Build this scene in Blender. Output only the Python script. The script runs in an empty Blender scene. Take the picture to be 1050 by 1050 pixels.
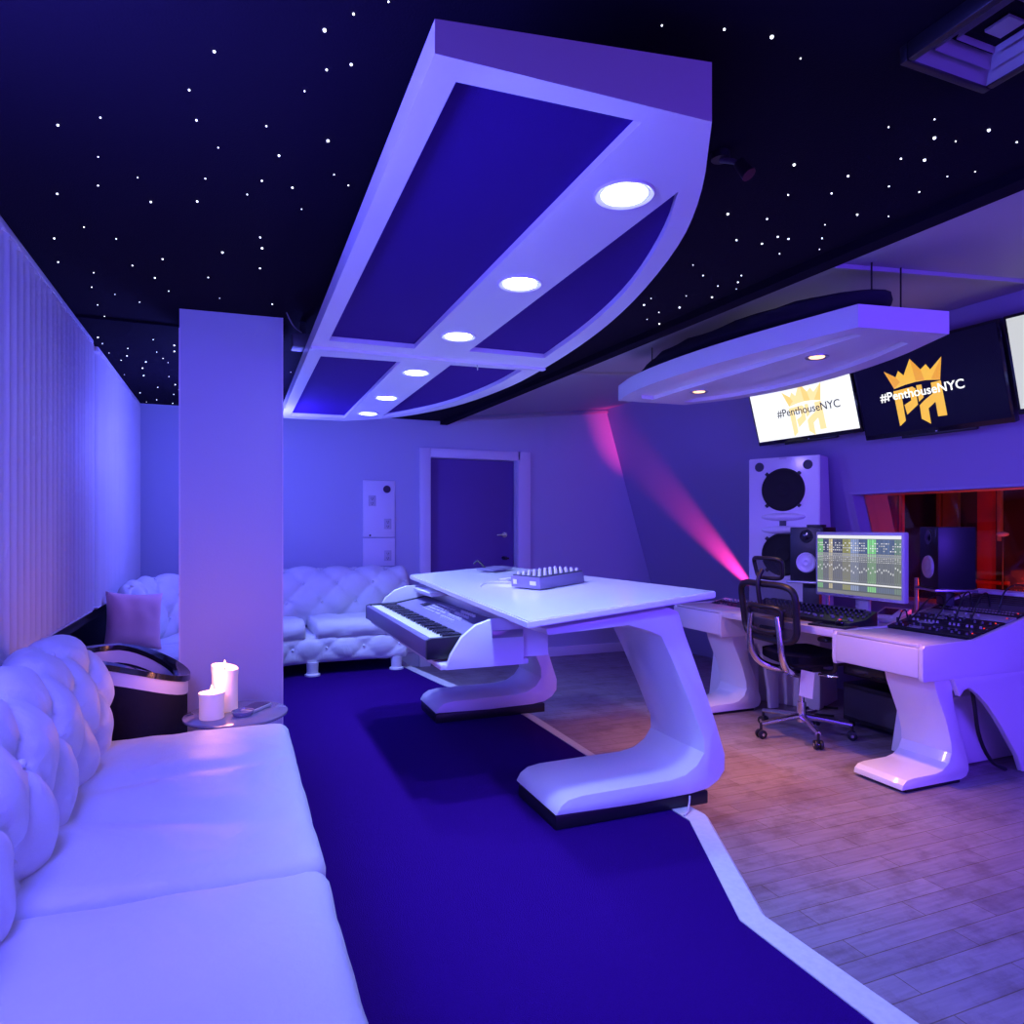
import bpy, bmesh, math, random
from mathutils import Vector, Matrix, noise
random.seed(7)
SC = bpy.context.scene
COL = SC.collection
PI = math.pi
V = Vector

# ------------------------------------------------------------------ materials
def mat(name, col, rough=.5, metal=0., emit=None, es=0., bump=0., bscale=40., coat=0., alpha=1., trans=0., spec=.5, var=0., sheen=0.):
    m = bpy.data.materials.new(name); m.use_nodes = True
    nt = m.node_tree; b = nt.nodes['Principled BSDF']
    b.inputs['Base Color'].default_value = (*col, 1)
    b.inputs['Roughness'].default_value = rough
    b.inputs['Metallic'].default_value = metal
    b.inputs['Coat Weight'].default_value = coat
    b.inputs['Coat Roughness'].default_value = .08
    b.inputs['Alpha'].default_value = alpha
    b.inputs['Transmission Weight'].default_value = trans
    b.inputs['Specular IOR Level'].default_value = spec
    b.inputs['Sheen Weight'].default_value = sheen
    if emit:
        b.inputs['Emission Color'].default_value = (*emit, 1)
        b.inputs['Emission Strength'].default_value = es
    tc = nt.nodes.new('ShaderNodeTexCoord')
    n = nt.nodes.new('ShaderNodeTexNoise'); n.inputs['Scale'].default_value = bscale; n.inputs['Detail'].default_value = 5
    nt.links.new(tc.outputs['Object'], n.inputs['Vector'])
    if bump:
        bp = nt.nodes.new('ShaderNodeBump'); bp.inputs['Strength'].default_value = bump; bp.inputs['Distance'].default_value = .01
        nt.links.new(n.outputs['Fac'], bp.inputs['Height']); nt.links.new(bp.outputs['Normal'], b.inputs['Normal'])
    if var:
        mx = nt.nodes.new('ShaderNodeMixRGB'); mx.blend_type = 'MULTIPLY'; mx.inputs['Fac'].default_value = var
        mx.inputs['Color1'].default_value = (*col, 1)
        nt.links.new(n.outputs['Fac'], mx.inputs['Color2']); nt.links.new(mx.outputs['Color'], b.inputs['Base Color'])
    return m

def leather_mat():
    m = mat('white_leather', (.82, .84, .82), .5, bump=.12, bscale=160, spec=.5)
    nt = m.node_tree; b = nt.nodes['Principled BSDF']
    tc = nt.nodes['Texture Coordinate']
    n2 = nt.nodes.new('ShaderNodeTexNoise'); n2.inputs['Scale'].default_value = 3.2; n2.inputs['Detail'].default_value = 3; n2.inputs['Distortion'].default_value = 1.2
    nt.links.new(tc.outputs['Object'], n2.inputs['Vector'])
    bp = nt.nodes.new('ShaderNodeBump'); bp.inputs['Strength'].default_value = .35; bp.inputs['Distance'].default_value = .05
    nt.links.new(n2.outputs['Fac'], bp.inputs['Height'])
    old = nt.nodes['Bump']; nt.links.new(bp.outputs['Normal'], old.inputs['Normal'])
    return m

def wood_mat():
    m = bpy.data.materials.new('maple_planks'); m.use_nodes = True
    nt = m.node_tree; b = nt.nodes['Principled BSDF']
    tc = nt.nodes.new('ShaderNodeTexCoord')
    br = nt.nodes.new('ShaderNodeTexBrick')
    br.inputs['Scale'].default_value = 1.0
    br.inputs['Brick Width'].default_value = .62; br.inputs['Row Height'].default_value = .095
    br.inputs['Mortar Size'].default_value = .0022; br.inputs['Mortar Smooth'].default_value = .3
    br.inputs['Color1'].default_value = (.31, .25, .31, 1); br.inputs['Color2'].default_value = (.26, .20, .26, 1)
    br.inputs['Mortar'].default_value = (.17, .12, .09, 1)
    br.offset = .37; br.offset_frequency = 2
    nt.links.new(tc.outputs['Object'], br.inputs['Vector'])
    mp = nt.nodes.new('ShaderNodeMapping'); mp.inputs['Scale'].default_value = (2.5, 26, 1)
    nt.links.new(tc.outputs['Object'], mp.inputs['Vector'])
    n = nt.nodes.new('ShaderNodeTexNoise'); n.inputs['Scale'].default_value = 2; n.inputs['Detail'].default_value = 6
    nt.links.new(mp.outputs['Vector'], n.inputs['Vector'])
    n2 = nt.nodes.new('ShaderNodeTexNoise'); n2.inputs['Scale'].default_value = 5; n2.inputs['Detail'].default_value = 8; n2.inputs['Roughness'].default_value = .7
    nt.links.new(tc.outputs['Object'], n2.inputs['Vector'])
    cr = nt.nodes.new('ShaderNodeValToRGB'); cr.color_ramp.elements[0].position = .3; cr.color_ramp.elements[0].color = (.6, .58, .56, 1)
    cr.color_ramp.elements[1].position = .62
    nt.links.new(n.outputs['Fac'], cr.inputs['Fac'])
    cr2 = nt.nodes.new('ShaderNodeValToRGB'); cr2.color_ramp.elements[0].position = .36; cr2.color_ramp.elements[0].color = (.62, .56, .52, 1)
    cr2.color_ramp.elements[1].position = .52
    nt.links.new(n2.outputs['Fac'], cr2.inputs['Fac'])
    a = nt.nodes.new('ShaderNodeMixRGB'); a.blend_type = 'MULTIPLY'; a.inputs['Fac'].default_value = .55
    nt.links.new(br.outputs['Color'], a.inputs['Color1']); nt.links.new(cr.outputs['Color'], a.inputs['Color2'])
    c = nt.nodes.new('ShaderNodeMixRGB'); c.blend_type = 'MULTIPLY'; c.inputs['Fac'].default_value = .8
    nt.links.new(a.outputs['Color'], c.inputs['Color1']); nt.links.new(cr2.outputs['Color'], c.inputs['Color2'])
    nt.links.new(c.outputs['Color'], b.inputs['Base Color'])
    b.inputs['Roughness'].default_value = .42
    bp = nt.nodes.new('ShaderNodeBump'); bp.inputs['Strength'].default_value = .25; bp.inputs['Distance'].default_value = .004
    nt.links.new(br.outputs['Fac'], bp.inputs['Height']); bp.invert = True
    nt.links.new(bp.outputs['Normal'], b.inputs['Normal'])
    return m

def attr_mat(name, es):
    m = bpy.data.materials.new(name); m.use_nodes = True
    nt = m.node_tree; b = nt.nodes['Principled BSDF']
    a = nt.nodes.new('ShaderNodeVertexColor'); a.layer_name = 'pix'
    b.inputs['Base Color'].default_value = (.01, .01, .01, 1); b.inputs['Roughness'].default_value = .2
    nt.links.new(a.outputs['Color'], b.inputs['Emission Color']); b.inputs['Emission Strength'].default_value = es
    return m

M = dict(
    leather=leather_mat(),
    lacquer=mat('white_lacquer', (.80, .79, .82), .28, coat=.3),
    gloss=mat('white_gloss_top', (.86, .86, .86), .16, coat=.5),
    paint=mat('lilac_grey_paint', (.50, .52, .64), .6, bump=.05, bscale=120),
    pillar=mat('pillar_paint', (.60, .63, .70), .55, bump=.08, bscale=90),
    wallR=mat('front_wall_paint', (.36, .30, .50), .6, bump=.05, bscale=120),
    ceilR=mat('pale_ceiling_paint', (.42, .38, .46), .6, bump=.05, bscale=60),
    white=mat('white_trim_paint', (.80, .79, .82), .4),
    black_ceiling=mat('dark_star_ceiling_cloth', (.007, .004, .014), .95, bump=.2, bscale=200, spec=.1),
    black_wall=mat('black_paint', (.01, .01, .012), .7),
    navy_fabric=mat('navy_acoustic_fabric', (.05, .015, .20), .95, bump=.3, bscale=400, spec=.1),
    carpet=mat('navy_carpet', (.04, .003, .19), .98, bump=.8, bscale=300, spec=.05, var=.5),
    wood=wood_mat(),
    nosing=mat('scuffed_white_nosing', (.72, .71, .70), .55, bump=.15, bscale=50, var=.25),
    blind=mat('white_vane_fabric', (.72, .70, .74), .55),
    black=mat('black_plastic', (.012, .012, .016), .4),
    black_gloss=mat('black_gloss_plastic', (.012, .012, .018), .12, coat=.4),
    rubber=mat('black_rubber', (.01, .01, .01), .8),
    cloth_black=mat('black_cloth', (.022, .020, .035), .95, bump=.5, bscale=14, spec=.1),
    chrome=mat('polished_aluminium', (.75, .75, .78), .22, metal=1),
    steel=mat('brushed_steel', (.5, .5, .53), .35, metal=1),
    grey=mat('grey_plastic', (.30, .30, .32), .45),
    dkgrey=mat('dark_grey_plastic', (.06, .06, .075), .45),
    synth=mat('navy_grey_metal_case', (.17, .14, .27), .4),
    silver=mat('silver_plastic', (.55, .54, .56), .4),
    ivory=mat('ivory_keys', (.85, .85, .82), .2),
    knob=mat('pale_knob', (.65, .63, .68), .4),
    red=mat('red_plastic', (.6, .03, .03), .4),
    pink=mat('pink_cushion_fabric', (1, .50, .56), .85, bump=.25, bscale=200, sheen=.3),
    wax=mat('candle_wax', (.95, .85, .78), .5, emit=(1, .50, .32), es=.22),
    flame=mat('candle_glow', (1, .7, .4), .5, emit=(1, .62, .32), es=3),
    glass_top=mat('smoked_glass', (.30, .27, .36), .12, coat=.5),
    door=mat('dark_violet_door_paint', (.14, .07, .30), .5),
    paper=mat('white_paper', (.8, .78, .8), .7),
    desk_edge=mat('pale_worktop_laminate', (.80, .76, .74), .35),
    star=mat('fibre_star', (1, 1, 1), .5, emit=(.85, .9, 1), es=3.5),
    led=mat('downlight_glow', (1, 1, 1), .5, emit=(.62, .74, 1), es=16),
    warm=mat('warm_lamp_glow', (1, .8, .5), .5, emit=(1, .55, .22), es=2.5),
    tv_white=mat('lit_white_screen', (.02, .02, .02), .2, emit=(.95, .97, 1), es=1.1),
    tv_dark=mat('lit_dark_screen', (.003, .003, .005), .25, emit=(.002, .001, .018), es=1., spec=.15),
    tv_grey=mat('lit_grey_screen', (.02, .02, .02), .2, emit=(.62, .64, .66), es=1.),
    tv_line=mat('drawn_line', (.02, .02, .02), .4, emit=(.16, .16, .18), es=1.),
    gold=mat('gold_mark', (.02, .02, .02), .3, emit=(.85, .36, .02), es=1.),
    gold2=mat('light_gold_mark', (.02, .02, .02), .3, emit=(.95, .52, .04), es=1.),
    pale_gold=mat('pale_gold_mark', (.02, .02, .02), .3, emit=(1, .66, .20), es=1.1),
    pale_gold2=mat('paler_gold_mark', (.02, .02, .02), .3, emit=(1, .78, .36), es=1.1),
    txt_white=mat('white_letters', (.02, .02, .02), .3, emit=(1, 1, 1), es=1.2),
    txt_dark=mat('dark_letters', (.02, .02, .02), .3, emit=(.03, .03, .04), es=1.),
    ui=attr_mat('recording_software_picture', 1.),
    red_cloth=mat('red_curtain', (.55, .05, .03), .8),
    tan=mat('tan_wood', (.50, .33, .20), .6),
    booth=mat('booth_dark_wall', (.10, .05, .07), .8),
    led_red=mat('red_pilot', (.5, .02, .02), .4, emit=(1, .05, .03), es=1),
    led_green=mat('green_pilot', (.3, .5, .1), .4, emit=(.7, 1, .3), es=3),
)
def glass_mat():
    m = bpy.data.materials.new('window_glass'); m.use_nodes = True
    nt = m.node_tree; nt.nodes.remove(nt.nodes['Principled BSDF'])
    out = nt.nodes['Material Output']
    t = nt.nodes.new('ShaderNodeBsdfTransparent'); t.inputs['Color'].default_value = (.85, .83, .88, 1)
    g = nt.nodes.new('ShaderNodeBsdfGlossy'); g.inputs['Roughness'].default_value = .02
    f = nt.nodes.new('ShaderNodeFresnel'); f.inputs['IOR'].default_value = 1.5
    mx = nt.nodes.new('ShaderNodeMixShader')
    nt.links.new(f.outputs[0], mx.inputs[0]); nt.links.new(t.outputs[0], mx.inputs[1]); nt.links.new(g.outputs[0], mx.inputs[2])
    nt.links.new(mx.outputs[0], out.inputs['Surface'])
    return m
M['glass'] = glass_mat()
def net_mat():
    m = mat('black_mesh_net', (.02, .02, .03), .6)
    nt = m.node_tree; b = nt.nodes['Principled BSDF']
    out = nt.nodes['Material Output']
    t = nt.nodes.new('ShaderNodeBsdfTransparent')
    mx = nt.nodes.new('ShaderNodeMixShader'); mx.inputs[0].default_value = .74
    nt.links.new(t.outputs[0], mx.inputs[1]); nt.links.new(b.outputs[0], mx.inputs[2]); nt.links.new(mx.outputs[0], out.inputs['Surface'])
    return m
M['net'] = net_mat()

# ------------------------------------------------------------------ mesh builder
def offset(o):
    v = V((0, 0, 0))
    while o: v = v + o.location; o = o.parent
    return v

class MB:
    def __init__(s): s.bm = bmesh.new(); s.T = Matrix.Identity(4)
    def raw(s, verts, faces):
        vs = [s.bm.verts.new(s.T @ V(v)) for v in verts]
        for f in faces:
            try: s.bm.faces.new([vs[i] for i in f])
            except ValueError: pass
        return s
    def merge(s, tmp, mx=None):
        if mx is not None: bmesh.ops.transform(tmp, matrix=mx, verts=tmp.verts)
        bmesh.ops.transform(tmp, matrix=s.T, verts=tmp.verts)
        me = bpy.data.meshes.new('tmp'); tmp.to_mesh(me); tmp.free()
        s.bm.from_mesh(me); bpy.data.meshes.remove(me); return s
    def box(s, c, d, bev=0., rot=None, seg=2):
        t = bmesh.new(); bmesh.ops.create_cube(t, size=1)
        bmesh.ops.scale(t, vec=d, verts=t.verts)
        if bev: bmesh.ops.bevel(t, geom=t.edges[:], offset=min(bev, min(d) * .49), segments=seg, affect='EDGES', profile=.5)
        mx = Matrix.Translation(c)
        if rot is not None: mx = mx @ rot
        return s.merge(t, mx)
    def cyl(s, p0, p1, r0, r1=None, n=24, bev=0.):
        r1 = r0 if r1 is None else r1
        p0, p1 = V(p0), V(p1); d = p1 - p0
        t = bmesh.new(); bmesh.ops.create_cone(t, cap_ends=True, segments=n, radius1=r0, radius2=r1, depth=d.length)
        if bev:
            es = [e for e in t.edges if len(e.link_faces) == 2 and any(len(f.verts) > 4 for f in e.link_faces)]
            bmesh.ops.bevel(t, geom=es, offset=bev, segments=2, affect='EDGES', profile=.5)
        q = V((0, 0, 1)).rotation_difference(d.normalized()) if d.length else None
        return s.merge(t, Matrix.Translation((p0 + p1) / 2) @ q.to_matrix().to_4x4())
    def sphere(s, c, r, sc=(1, 1, 1), u=16, v=10):
        t = bmesh.new(); bmesh.ops.create_uvsphere(t, u_segments=u, v_segments=v, radius=r)
        bmesh.ops.scale(t, vec=sc, verts=t.verts)
        return s.merge(t, Matrix.Translation(c))
    def tube(s, pts, r, n=10, closed=False, smooth=0):
        P = [V(p) for p in pts]
        for _ in range(smooth):
            Q = []
            m = len(P)
            rng = range(m) if closed else range(m - 1)
            if not closed: Q.append(P[0])
            for i in rng:
                a, b = P[i], P[(i + 1) % m]
                Q += [a * .75 + b * .25, a * .25 + b * .75]
            if not closed: Q.append(P[-1])
            P = Q
        m = len(P); rings = []; up = None
        rr = r if isinstance(r, (list, tuple)) else None
        for i in range(m):
            if closed: t = P[(i + 1) % m] - P[i - 1]
            else: t = P[min(i + 1, m - 1)] - P[max(i - 1, 0)]
            t.normalize()
            if up is None: up = t.orthogonal().normalized()
            up = (up - t * up.dot(t)); up = up.normalized() if up.length > 1e-6 else t.orthogonal().normalized()
            b = t.cross(up)
            ri = r if rr is None else rr[0] + (rr[1] - rr[0]) * i / (m - 1)
            rings.append([s.bm.verts.new(s.T @ (P[i] + (up * math.cos(2 * PI * k / n) + b * math.sin(2 * PI * k / n)) * ri)) for k in range(n)])
        for i in range(m if closed else m - 1):
            A, B = rings[i], rings[(i + 1) % m]
            for k in range(n):
                s.bm.faces.new((A[k], A[(k + 1) % n], B[(k + 1) % n], B[k]))
        if not closed:
            s.bm.faces.new(rings[0][::-1]); s.bm.faces.new(rings[-1])
        return s
    def lathe(s, prof, c=(0, 0, 0), n=32, mx=None):
        t = bmesh.new(); rings = []
        for r, z in prof:
            rings.append([t.verts.new((r * math.cos(2 * PI * k / n), r * math.sin(2 * PI * k / n), z)) for k in range(n)])
        for A, B in zip(rings, rings[1:]):
            for k in range(n): t.faces.new((A[k], A[(k + 1) % n], B[(k + 1) % n], B[k]))
        t.faces.new(rings[0][::-1]); t.faces.new(rings[-1])
        bmesh.ops.remove_doubles(t, verts=t.verts, dist=1e-6)
        m = Matrix.Translation(c)
        if mx is not None: m = m @ mx
        return s.merge(t, m)
    def prism(s, poly, axis, a, b, bev=0.):
        """poly in the two remaining axes (x,y)->z, (x,z)->y, (y,z)->x, extruded from a to b"""
        def P(p, h):
            return {'z': (p[0], p[1], h), 'y': (p[0], h, p[1]), 'x': (h, p[0], p[1])}[axis]
        t = bmesh.new()
        A = [t.verts.new(P(p, a)) for p in poly]; B = [t.verts.new(P(p, b)) for p in poly]
        n = len(poly)
        t.faces.new(A); t.faces.new(B[::-1])
        for i in range(n): t.faces.new((A[i], B[i], B[(i + 1) % n], A[(i + 1) % n]))
        bmesh.ops.recalc_face_normals(t, faces=t.faces)
        if bev:
            es = [e for e in t.edges if e.calc_face_angle(0) > .7]
            bmesh.ops.bevel(t, geom=es, offset=bev, segments=2, affect='EDGES', profile=.5)
        return s.merge(t)
    def holed(s, outer, holes, z0, z1):
        t = bmesh.new()
        for loop in [outer] + holes:
            vs = [t.verts.new((x, y, z0)) for x, y in loop]
            for i in range(len(vs)): t.edges.new((vs[i], vs[(i + 1) % len(vs)]))
        bmesh.ops.triangle_fill(t, edges=t.edges[:], use_beauty=True)
        r = bmesh.ops.extrude_face_region(t, geom=t.faces[:])
        bmesh.ops.translate(t, vec=(0, 0, z1 - z0), verts=[v for v in r['geom'] if isinstance(v, bmesh.types.BMVert)])
        bmesh.ops.recalc_face_normals(t, faces=t.faces)
        return s.merge(t)
    def build(s, name, m, parent=None, local=False, sharp=35, loc=None):
        bm = s.bm
        if parent is not None and not local:
            o = offset(parent); bmesh.ops.translate(bm, vec=-o, verts=bm.verts)
        if loc is not None and parent is None:
            bmesh.ops.translate(bm, vec=-V(loc), verts=bm.verts)
        bmesh.ops.recalc_face_normals(bm, faces=bm.faces)
        me = bpy.data.meshes.new(name); bm.to_mesh(me); bm.free()
        me.materials.append(m)
        for p in me.polygons: p.use_smooth = True
        me.set_sharp_from_angle(angle=math.radians(sharp))
        ob = bpy.data.objects.new(name, me); COL.objects.link(ob)
        if parent is not None: ob.parent = parent
        if loc is not None: ob.location = loc
        return ob

def tag(o, label, cat, group=None):
    o['label'] = label; o['category'] = cat
    if group: o['group'] = group
    return o
def thing(name, label, cat, loc=(0, 0, 0), rz=0, group=None):
    o = bpy.data.objects.new(name, None); COL.objects.link(o)
    o.location = loc; o.rotation_euler = (0, 0, rz); o.empty_display_size = .1
    return tag(o, label, cat, group)
def struct(o): o['kind'] = 'structure'; return o
def dup(o, parent=None, loc=None):
    c = o.copy(); COL.objects.link(c)
    if parent is not None: c.parent = parent
    if loc is not None: c.location = loc
    return c
def copy_tree(o, parent=None):
    c = dup(o, parent)
    for ch in list(o.children): copy_tree(ch, c)
    return c
def text_mesh(body, name, m, parent, mx, size, bold=0., align='CENTER', depth=.0006):
    cu = bpy.data.curves.new(name, 'FONT'); cu.body = body; cu.size = size; cu.align_x = align; cu.align_y = 'CENTER'
    cu.offset = bold; cu.extrude = depth
    o = bpy.data.objects.new(name, cu); COL.objects.link(o)
    dg = bpy.context.evaluated_depsgraph_get()
    me = bpy.data.meshes.new_from_object(o.evaluated_get(dg))
    bpy.data.objects.remove(o)
    me.transform(mx)
    me.transform(Matrix.Translation(-offset(parent)))
    me.materials.clear(); me.materials.append(m)
    ob = bpy.data.objects.new(name, me); COL.objects.link(ob); ob.parent = parent
    return ob
def chaikin(P, it=2, closed=False):
    P = [V(p) for p in P]
    for _ in range(it):
        Q = [] if closed else [P[0]]
        m = len(P)
        for i in range(m if closed else m - 1):
            a, b = P[i], P[(i + 1) % m]; Q += [a * .75 + b * .25, a * .25 + b * .75]
        if not closed: Q.append(P[-1])
        P = Q
    return P

# ------------------------------------------------------------------ camera (world = room axes, Y runs down the room)
TH = math.radians(21.9)
cam = bpy.data.objects.new('camera', bpy.data.cameras.new('camera')); COL.objects.link(cam)
cam.location = (0, 0, 1.355); cam.rotation_euler = (PI / 2, 0, -TH)
cam.data.sensor_width = 36; cam.data.lens = 710 / 1050 * 36; cam.data.shift_y = 17 / 1050
cam.data.clip_start = .02
SC.camera = cam

PZ = .15          # carpeted platform height
YB = 6.65         # back wall
def WX(y, z, off=0.): return 4.58 - .3 * z + .085 * (YB - y) - off      # leaning front wall on the right

# ================================================================== SETTING
def setting():
    b = MB(); b.box((2.9, 2.4, -.05), (8.2, 9.4, .1)); struct(b.build('floor', M['wood']))
    # carpeted platform
    edge = [(1.445, 1.234), (1.443, 1.713), (1.742, 2.373), (1.735, 3.211), (1.735, 4.13), (1.484, 5.166), (1.373, 5.942), (1.38, 6.64)]
    edge2 = [(1.56, 1.193), (1.545, 1.713), (1.856, 2.401), (1.80, 3.225), (1.81, 4.076), (1.60, 5.116), (1.445, 6.007), (1.44, 6.64)]
    edge = [(1.30, -1.6)] + edge; edge2 = [(1.42, -1.6)] + edge2
    b = MB(); b.prism([(-.9, -1.6)] + edge + [(-.9, 6.64)], 'z', 0, PZ)
    struct(b.build('floor_carpet', M['carpet']))
    b = MB()
    n = len(edge); vs = []; fs = []
    for (x0, y0), (x1, y1) in zip(edge, edge2):
        vs += [(x0, y0, 0), (x0, y0, PZ + .004), (x1 - .015, y1, PZ + .002), (x1, y1, PZ - .012), (x1, y1, 0)]
    for i in range(n - 1):
        for k in range(4): fs.append((i * 5 + k, i * 5 + k + 1, i * 5 + 6 + k, i * 5 + 5 + k))
    fs += [(0, 1, 2, 3, 4), tuple(range((n - 1) * 5, n * 5))]
    b.raw(vs, fs); struct(b.build('trim_1', M['nosing']))
    # left wall (dark below and behind the vanes)
    b = MB(); b.box((-.95, 2.4, 1.4), (.1, 9.4, 2.9)); struct(b.build('wall_left', M['black_wall']))
    # back wall with the door opening
    x0, x1, zt = 1.80, 2.72, 2.06
    b = MB()
    b.box(((-.9 + x0) / 2, YB + .06, 1.5), (x0 + .9, .12, 3.0))
    b.box(((x1 + 7.0) / 2, YB + .06, 1.5), (7.0 - x1, .12, 3.0))
    b.box(((x0 + x1) / 2, YB + .06, (zt + 3) / 2), (x1 - x0, .12, 3 - zt))
    struct(b.build('wall_back', M['paint']))
    b = MB(); b.box((1.70, -1.66, 1.5), (5.4, .12, 3.0)); b.box((6.0, -1.66, 1.5), (3.2, .12, 3.0)); struct(b.build('wall_near', M['paint']))
    # door
    d = MB(); d.box(((x0 + x1) / 2, YB + .085, zt / 2), (x1 - x0 - .006, .045, zt - .01), .003)
    door = struct(d.build('door_1', M['door']))
    h = MB(); h.cyl((2.61, YB + .062, 1.29), (2.61, YB + .05, 1.29), .03); h.cyl((2.61, YB + .05, 1.29), (2.61, YB + .012, 1.29), .012)
    h.tube([(2.615, YB + .012, 1.29), (2.56, YB + .012, 1.29), (2.51, YB + .014, 1.288)], .010)
    h.build('handle', M['chrome'], door)
    c = MB(); c.cyl((2.60, YB + .062, 1.05), (2.60, YB - .02, 1.05), .018); c.box((2.60, YB - .03, 1.05), (.05, .03, .02), .004)
    c.build('lock', M['black'], door)
    # casing
    b = MB()
    b.box((1.745, YB - .015, 1.075), (.11, .03, 2.15), .004)
    b.box((2.80, YB - .015, 1.075), (.14, .03, 2.15), .004)
    b.box((2.2775, YB - .015, 2.105), (.955, .03, .09), .004)
    b.box((1.797, YB + .03, 1.03), (.012, .06, 2.06)); b.box((2.726, YB + .03, 1.03), (.014, .06, 2.06)); b.box((2.26, YB + .03, 2.064), (.94, .06, .012))
    struct(b.build('trim_2', M['white']))
    b = MB(); b.box((3.72, YB - .009, .05), (1.68, .018, .10), .004); b.box((1.53, YB - .009, PZ+.04), (.30, .018, .08), .004); struct(b.build('baseboard_back', M['white']))
    # pillar, very slightly turned
    rot = Matrix.Rotation(math.radians(-3.6), 4, 'Z')
    b = MB(); b.T = Matrix.Translation((0.0, 3.80, 0)) @ rot
    b.box((0, .12, 1.285), (.475, .45, 2.27))
    struct(b.build('wall_pillar', M['pillar']))
    b = MB(); b.T = Matrix.Translation((0.0, 3.80, 0)) @ rot
    b.box((.2365, -.107, 1.285), (.006, .008, 2.268)); b.box((-.2365, -.107, 1.24), (.006, .008, 2.17))
    struct(b.build('trim_3', M['white']))
    # ceilings
    ce = [(2.37, -1.6), (2.23, 1.37), (2.13, 3.43), (1.975, 6.64)]
    b = MB(); b.prism([(-.9, -1.6)] + ce + [(-.9, 6.64)], 'z', 2.42, 2.50); struct(b.build('ceiling', M['black_ceiling']))
    b = MB()
    ins = [(x - .075, y) for x, y in ce]
    b.prism(ins + ce[::-1], 'z', 2.385, 2.42); struct(b.build('trim_4', M['black_ceiling']))
    b = MB(); b.box((-.34, 4.02, 2.416), (1.0, .02, .012)); struct(b.build('trim_5', M['black_ceiling']))
    def cz(x): return 2.47 + .11 * (x - 2.05)
    vs = []; poly = [(1.9, -1.6), (5.3, -1.6), (5.3, 6.64), (1.9, 6.64)]
    for z in (0, .06): vs += [(x, y, cz(x) + z) for x, y in poly]
    b = MB(); b.raw(vs, [(0, 1, 2, 3), (4, 5, 6, 7), (0, 1, 5, 4), (1, 2, 6, 5), (2, 3, 7, 6), (3, 0, 4, 7)]); struct(b.build('ceiling_front', M['ceilR']))
    b = MB()
    for (xa, ya), (xb, yb) in (((2.18, 2.26), (4.25, 2.42)), ((2.10, 4.5), (3.9, 4.75))):
        b.tube([(xa, ya, cz(xa) - .012), (xb, yb, cz(xb) - .008)], .014, n=4)
    struct(b.build('trim_6', M['ceilR']))
    b = MB(); b.box((3.0, YB - .012, 2.545), (2.1, .02, .03), .003, Matrix.Rotation(-.11, 4, 'Y')); struct(b.build('trim_7', M['ceilR']))
    # leaning front wall with the window opening
    wy0, wy1, wz0, wz1 = .6, 3.90, .80, 1.63
    def slab(b, ya, yb, za, zb, th=.12):
        vs = [(WX(y, z) + o, y, z) for o in (0, th) for y, z in ((ya, za), (yb, za), (yb, zb), (ya, zb))]
        b.raw(vs, [(0, 1, 2, 3), (4, 5, 6, 7), (0, 1, 5, 4), (1, 2, 6, 5), (2, 3, 7, 6), (3, 0, 4, 7)])
    b = MB(); slab(b, wy1, YB, 0, 2.95); slab(b, wy0, wy1, wz1, 2.95); slab(b, wy0, wy1, 0, wz0); slab(b, -1.6, wy0, 0, 2.95)
    struct(b.build('wall_right', M['wallR']))
    b = MB()   # lining of the opening
    for ya, yb, za, zb in ((wy0, wy1, wz1 - .02, wz1), (wy0, wy1, wz0, wz0 + .02), (wy1 - .02, wy1, wz0 + .02, wz1 - .02)):
        xs = 0
        vs = [(WX((ya + yb) / 2 if abs(ya - yb) < .1 else y, wz1 if za > 1.5 else (wz0 if zb < 1 else z)) + o, y, z) for o in (-.012, .35) for y, z in ((ya, za), (yb, za), (yb, zb), (ya, zb))]
        b.raw(vs, [(0, 1, 2, 3), (4, 5, 6, 7), (0, 1, 5, 4), (1, 2, 6, 5), (2, 3, 7, 6), (3, 0, 4, 7)])
    win = struct(b.build('window_1', M['wallR']))
    g = MB(); vs = [(WX(y, z) + .10 + o, y, z) for o in (0, .008) for y, z in ((wy0, wz0), (wy1, wz0), (wy1, wz1), (wy0, wz1))]
    g.raw(vs, [(0, 1, 2, 3), (4, 5, 6, 7), (0, 1, 5, 4), (1, 2, 6, 5), (2, 3, 7, 6), (3, 0, 4, 7)])
    g.build('pane', M['glass'], win)
    # recording booth behind the glass
    b = MB(); b.box((6.85, 2.5, 1.4), (.1, 8.0, 2.8)); struct(b.build('wall_booth', M['booth']))
    b = MB(); b.box((5.8, 2.5, 2.62), (2.1, 8.0, .05)); struct(b.build('ceiling_booth', M['booth']))
    b = MB(); b.box((5.8, 6.7, 1.3), (2.2, .1, 2.6)); struct(b.build('wall_booth_side', M['booth']))
setting()

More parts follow.
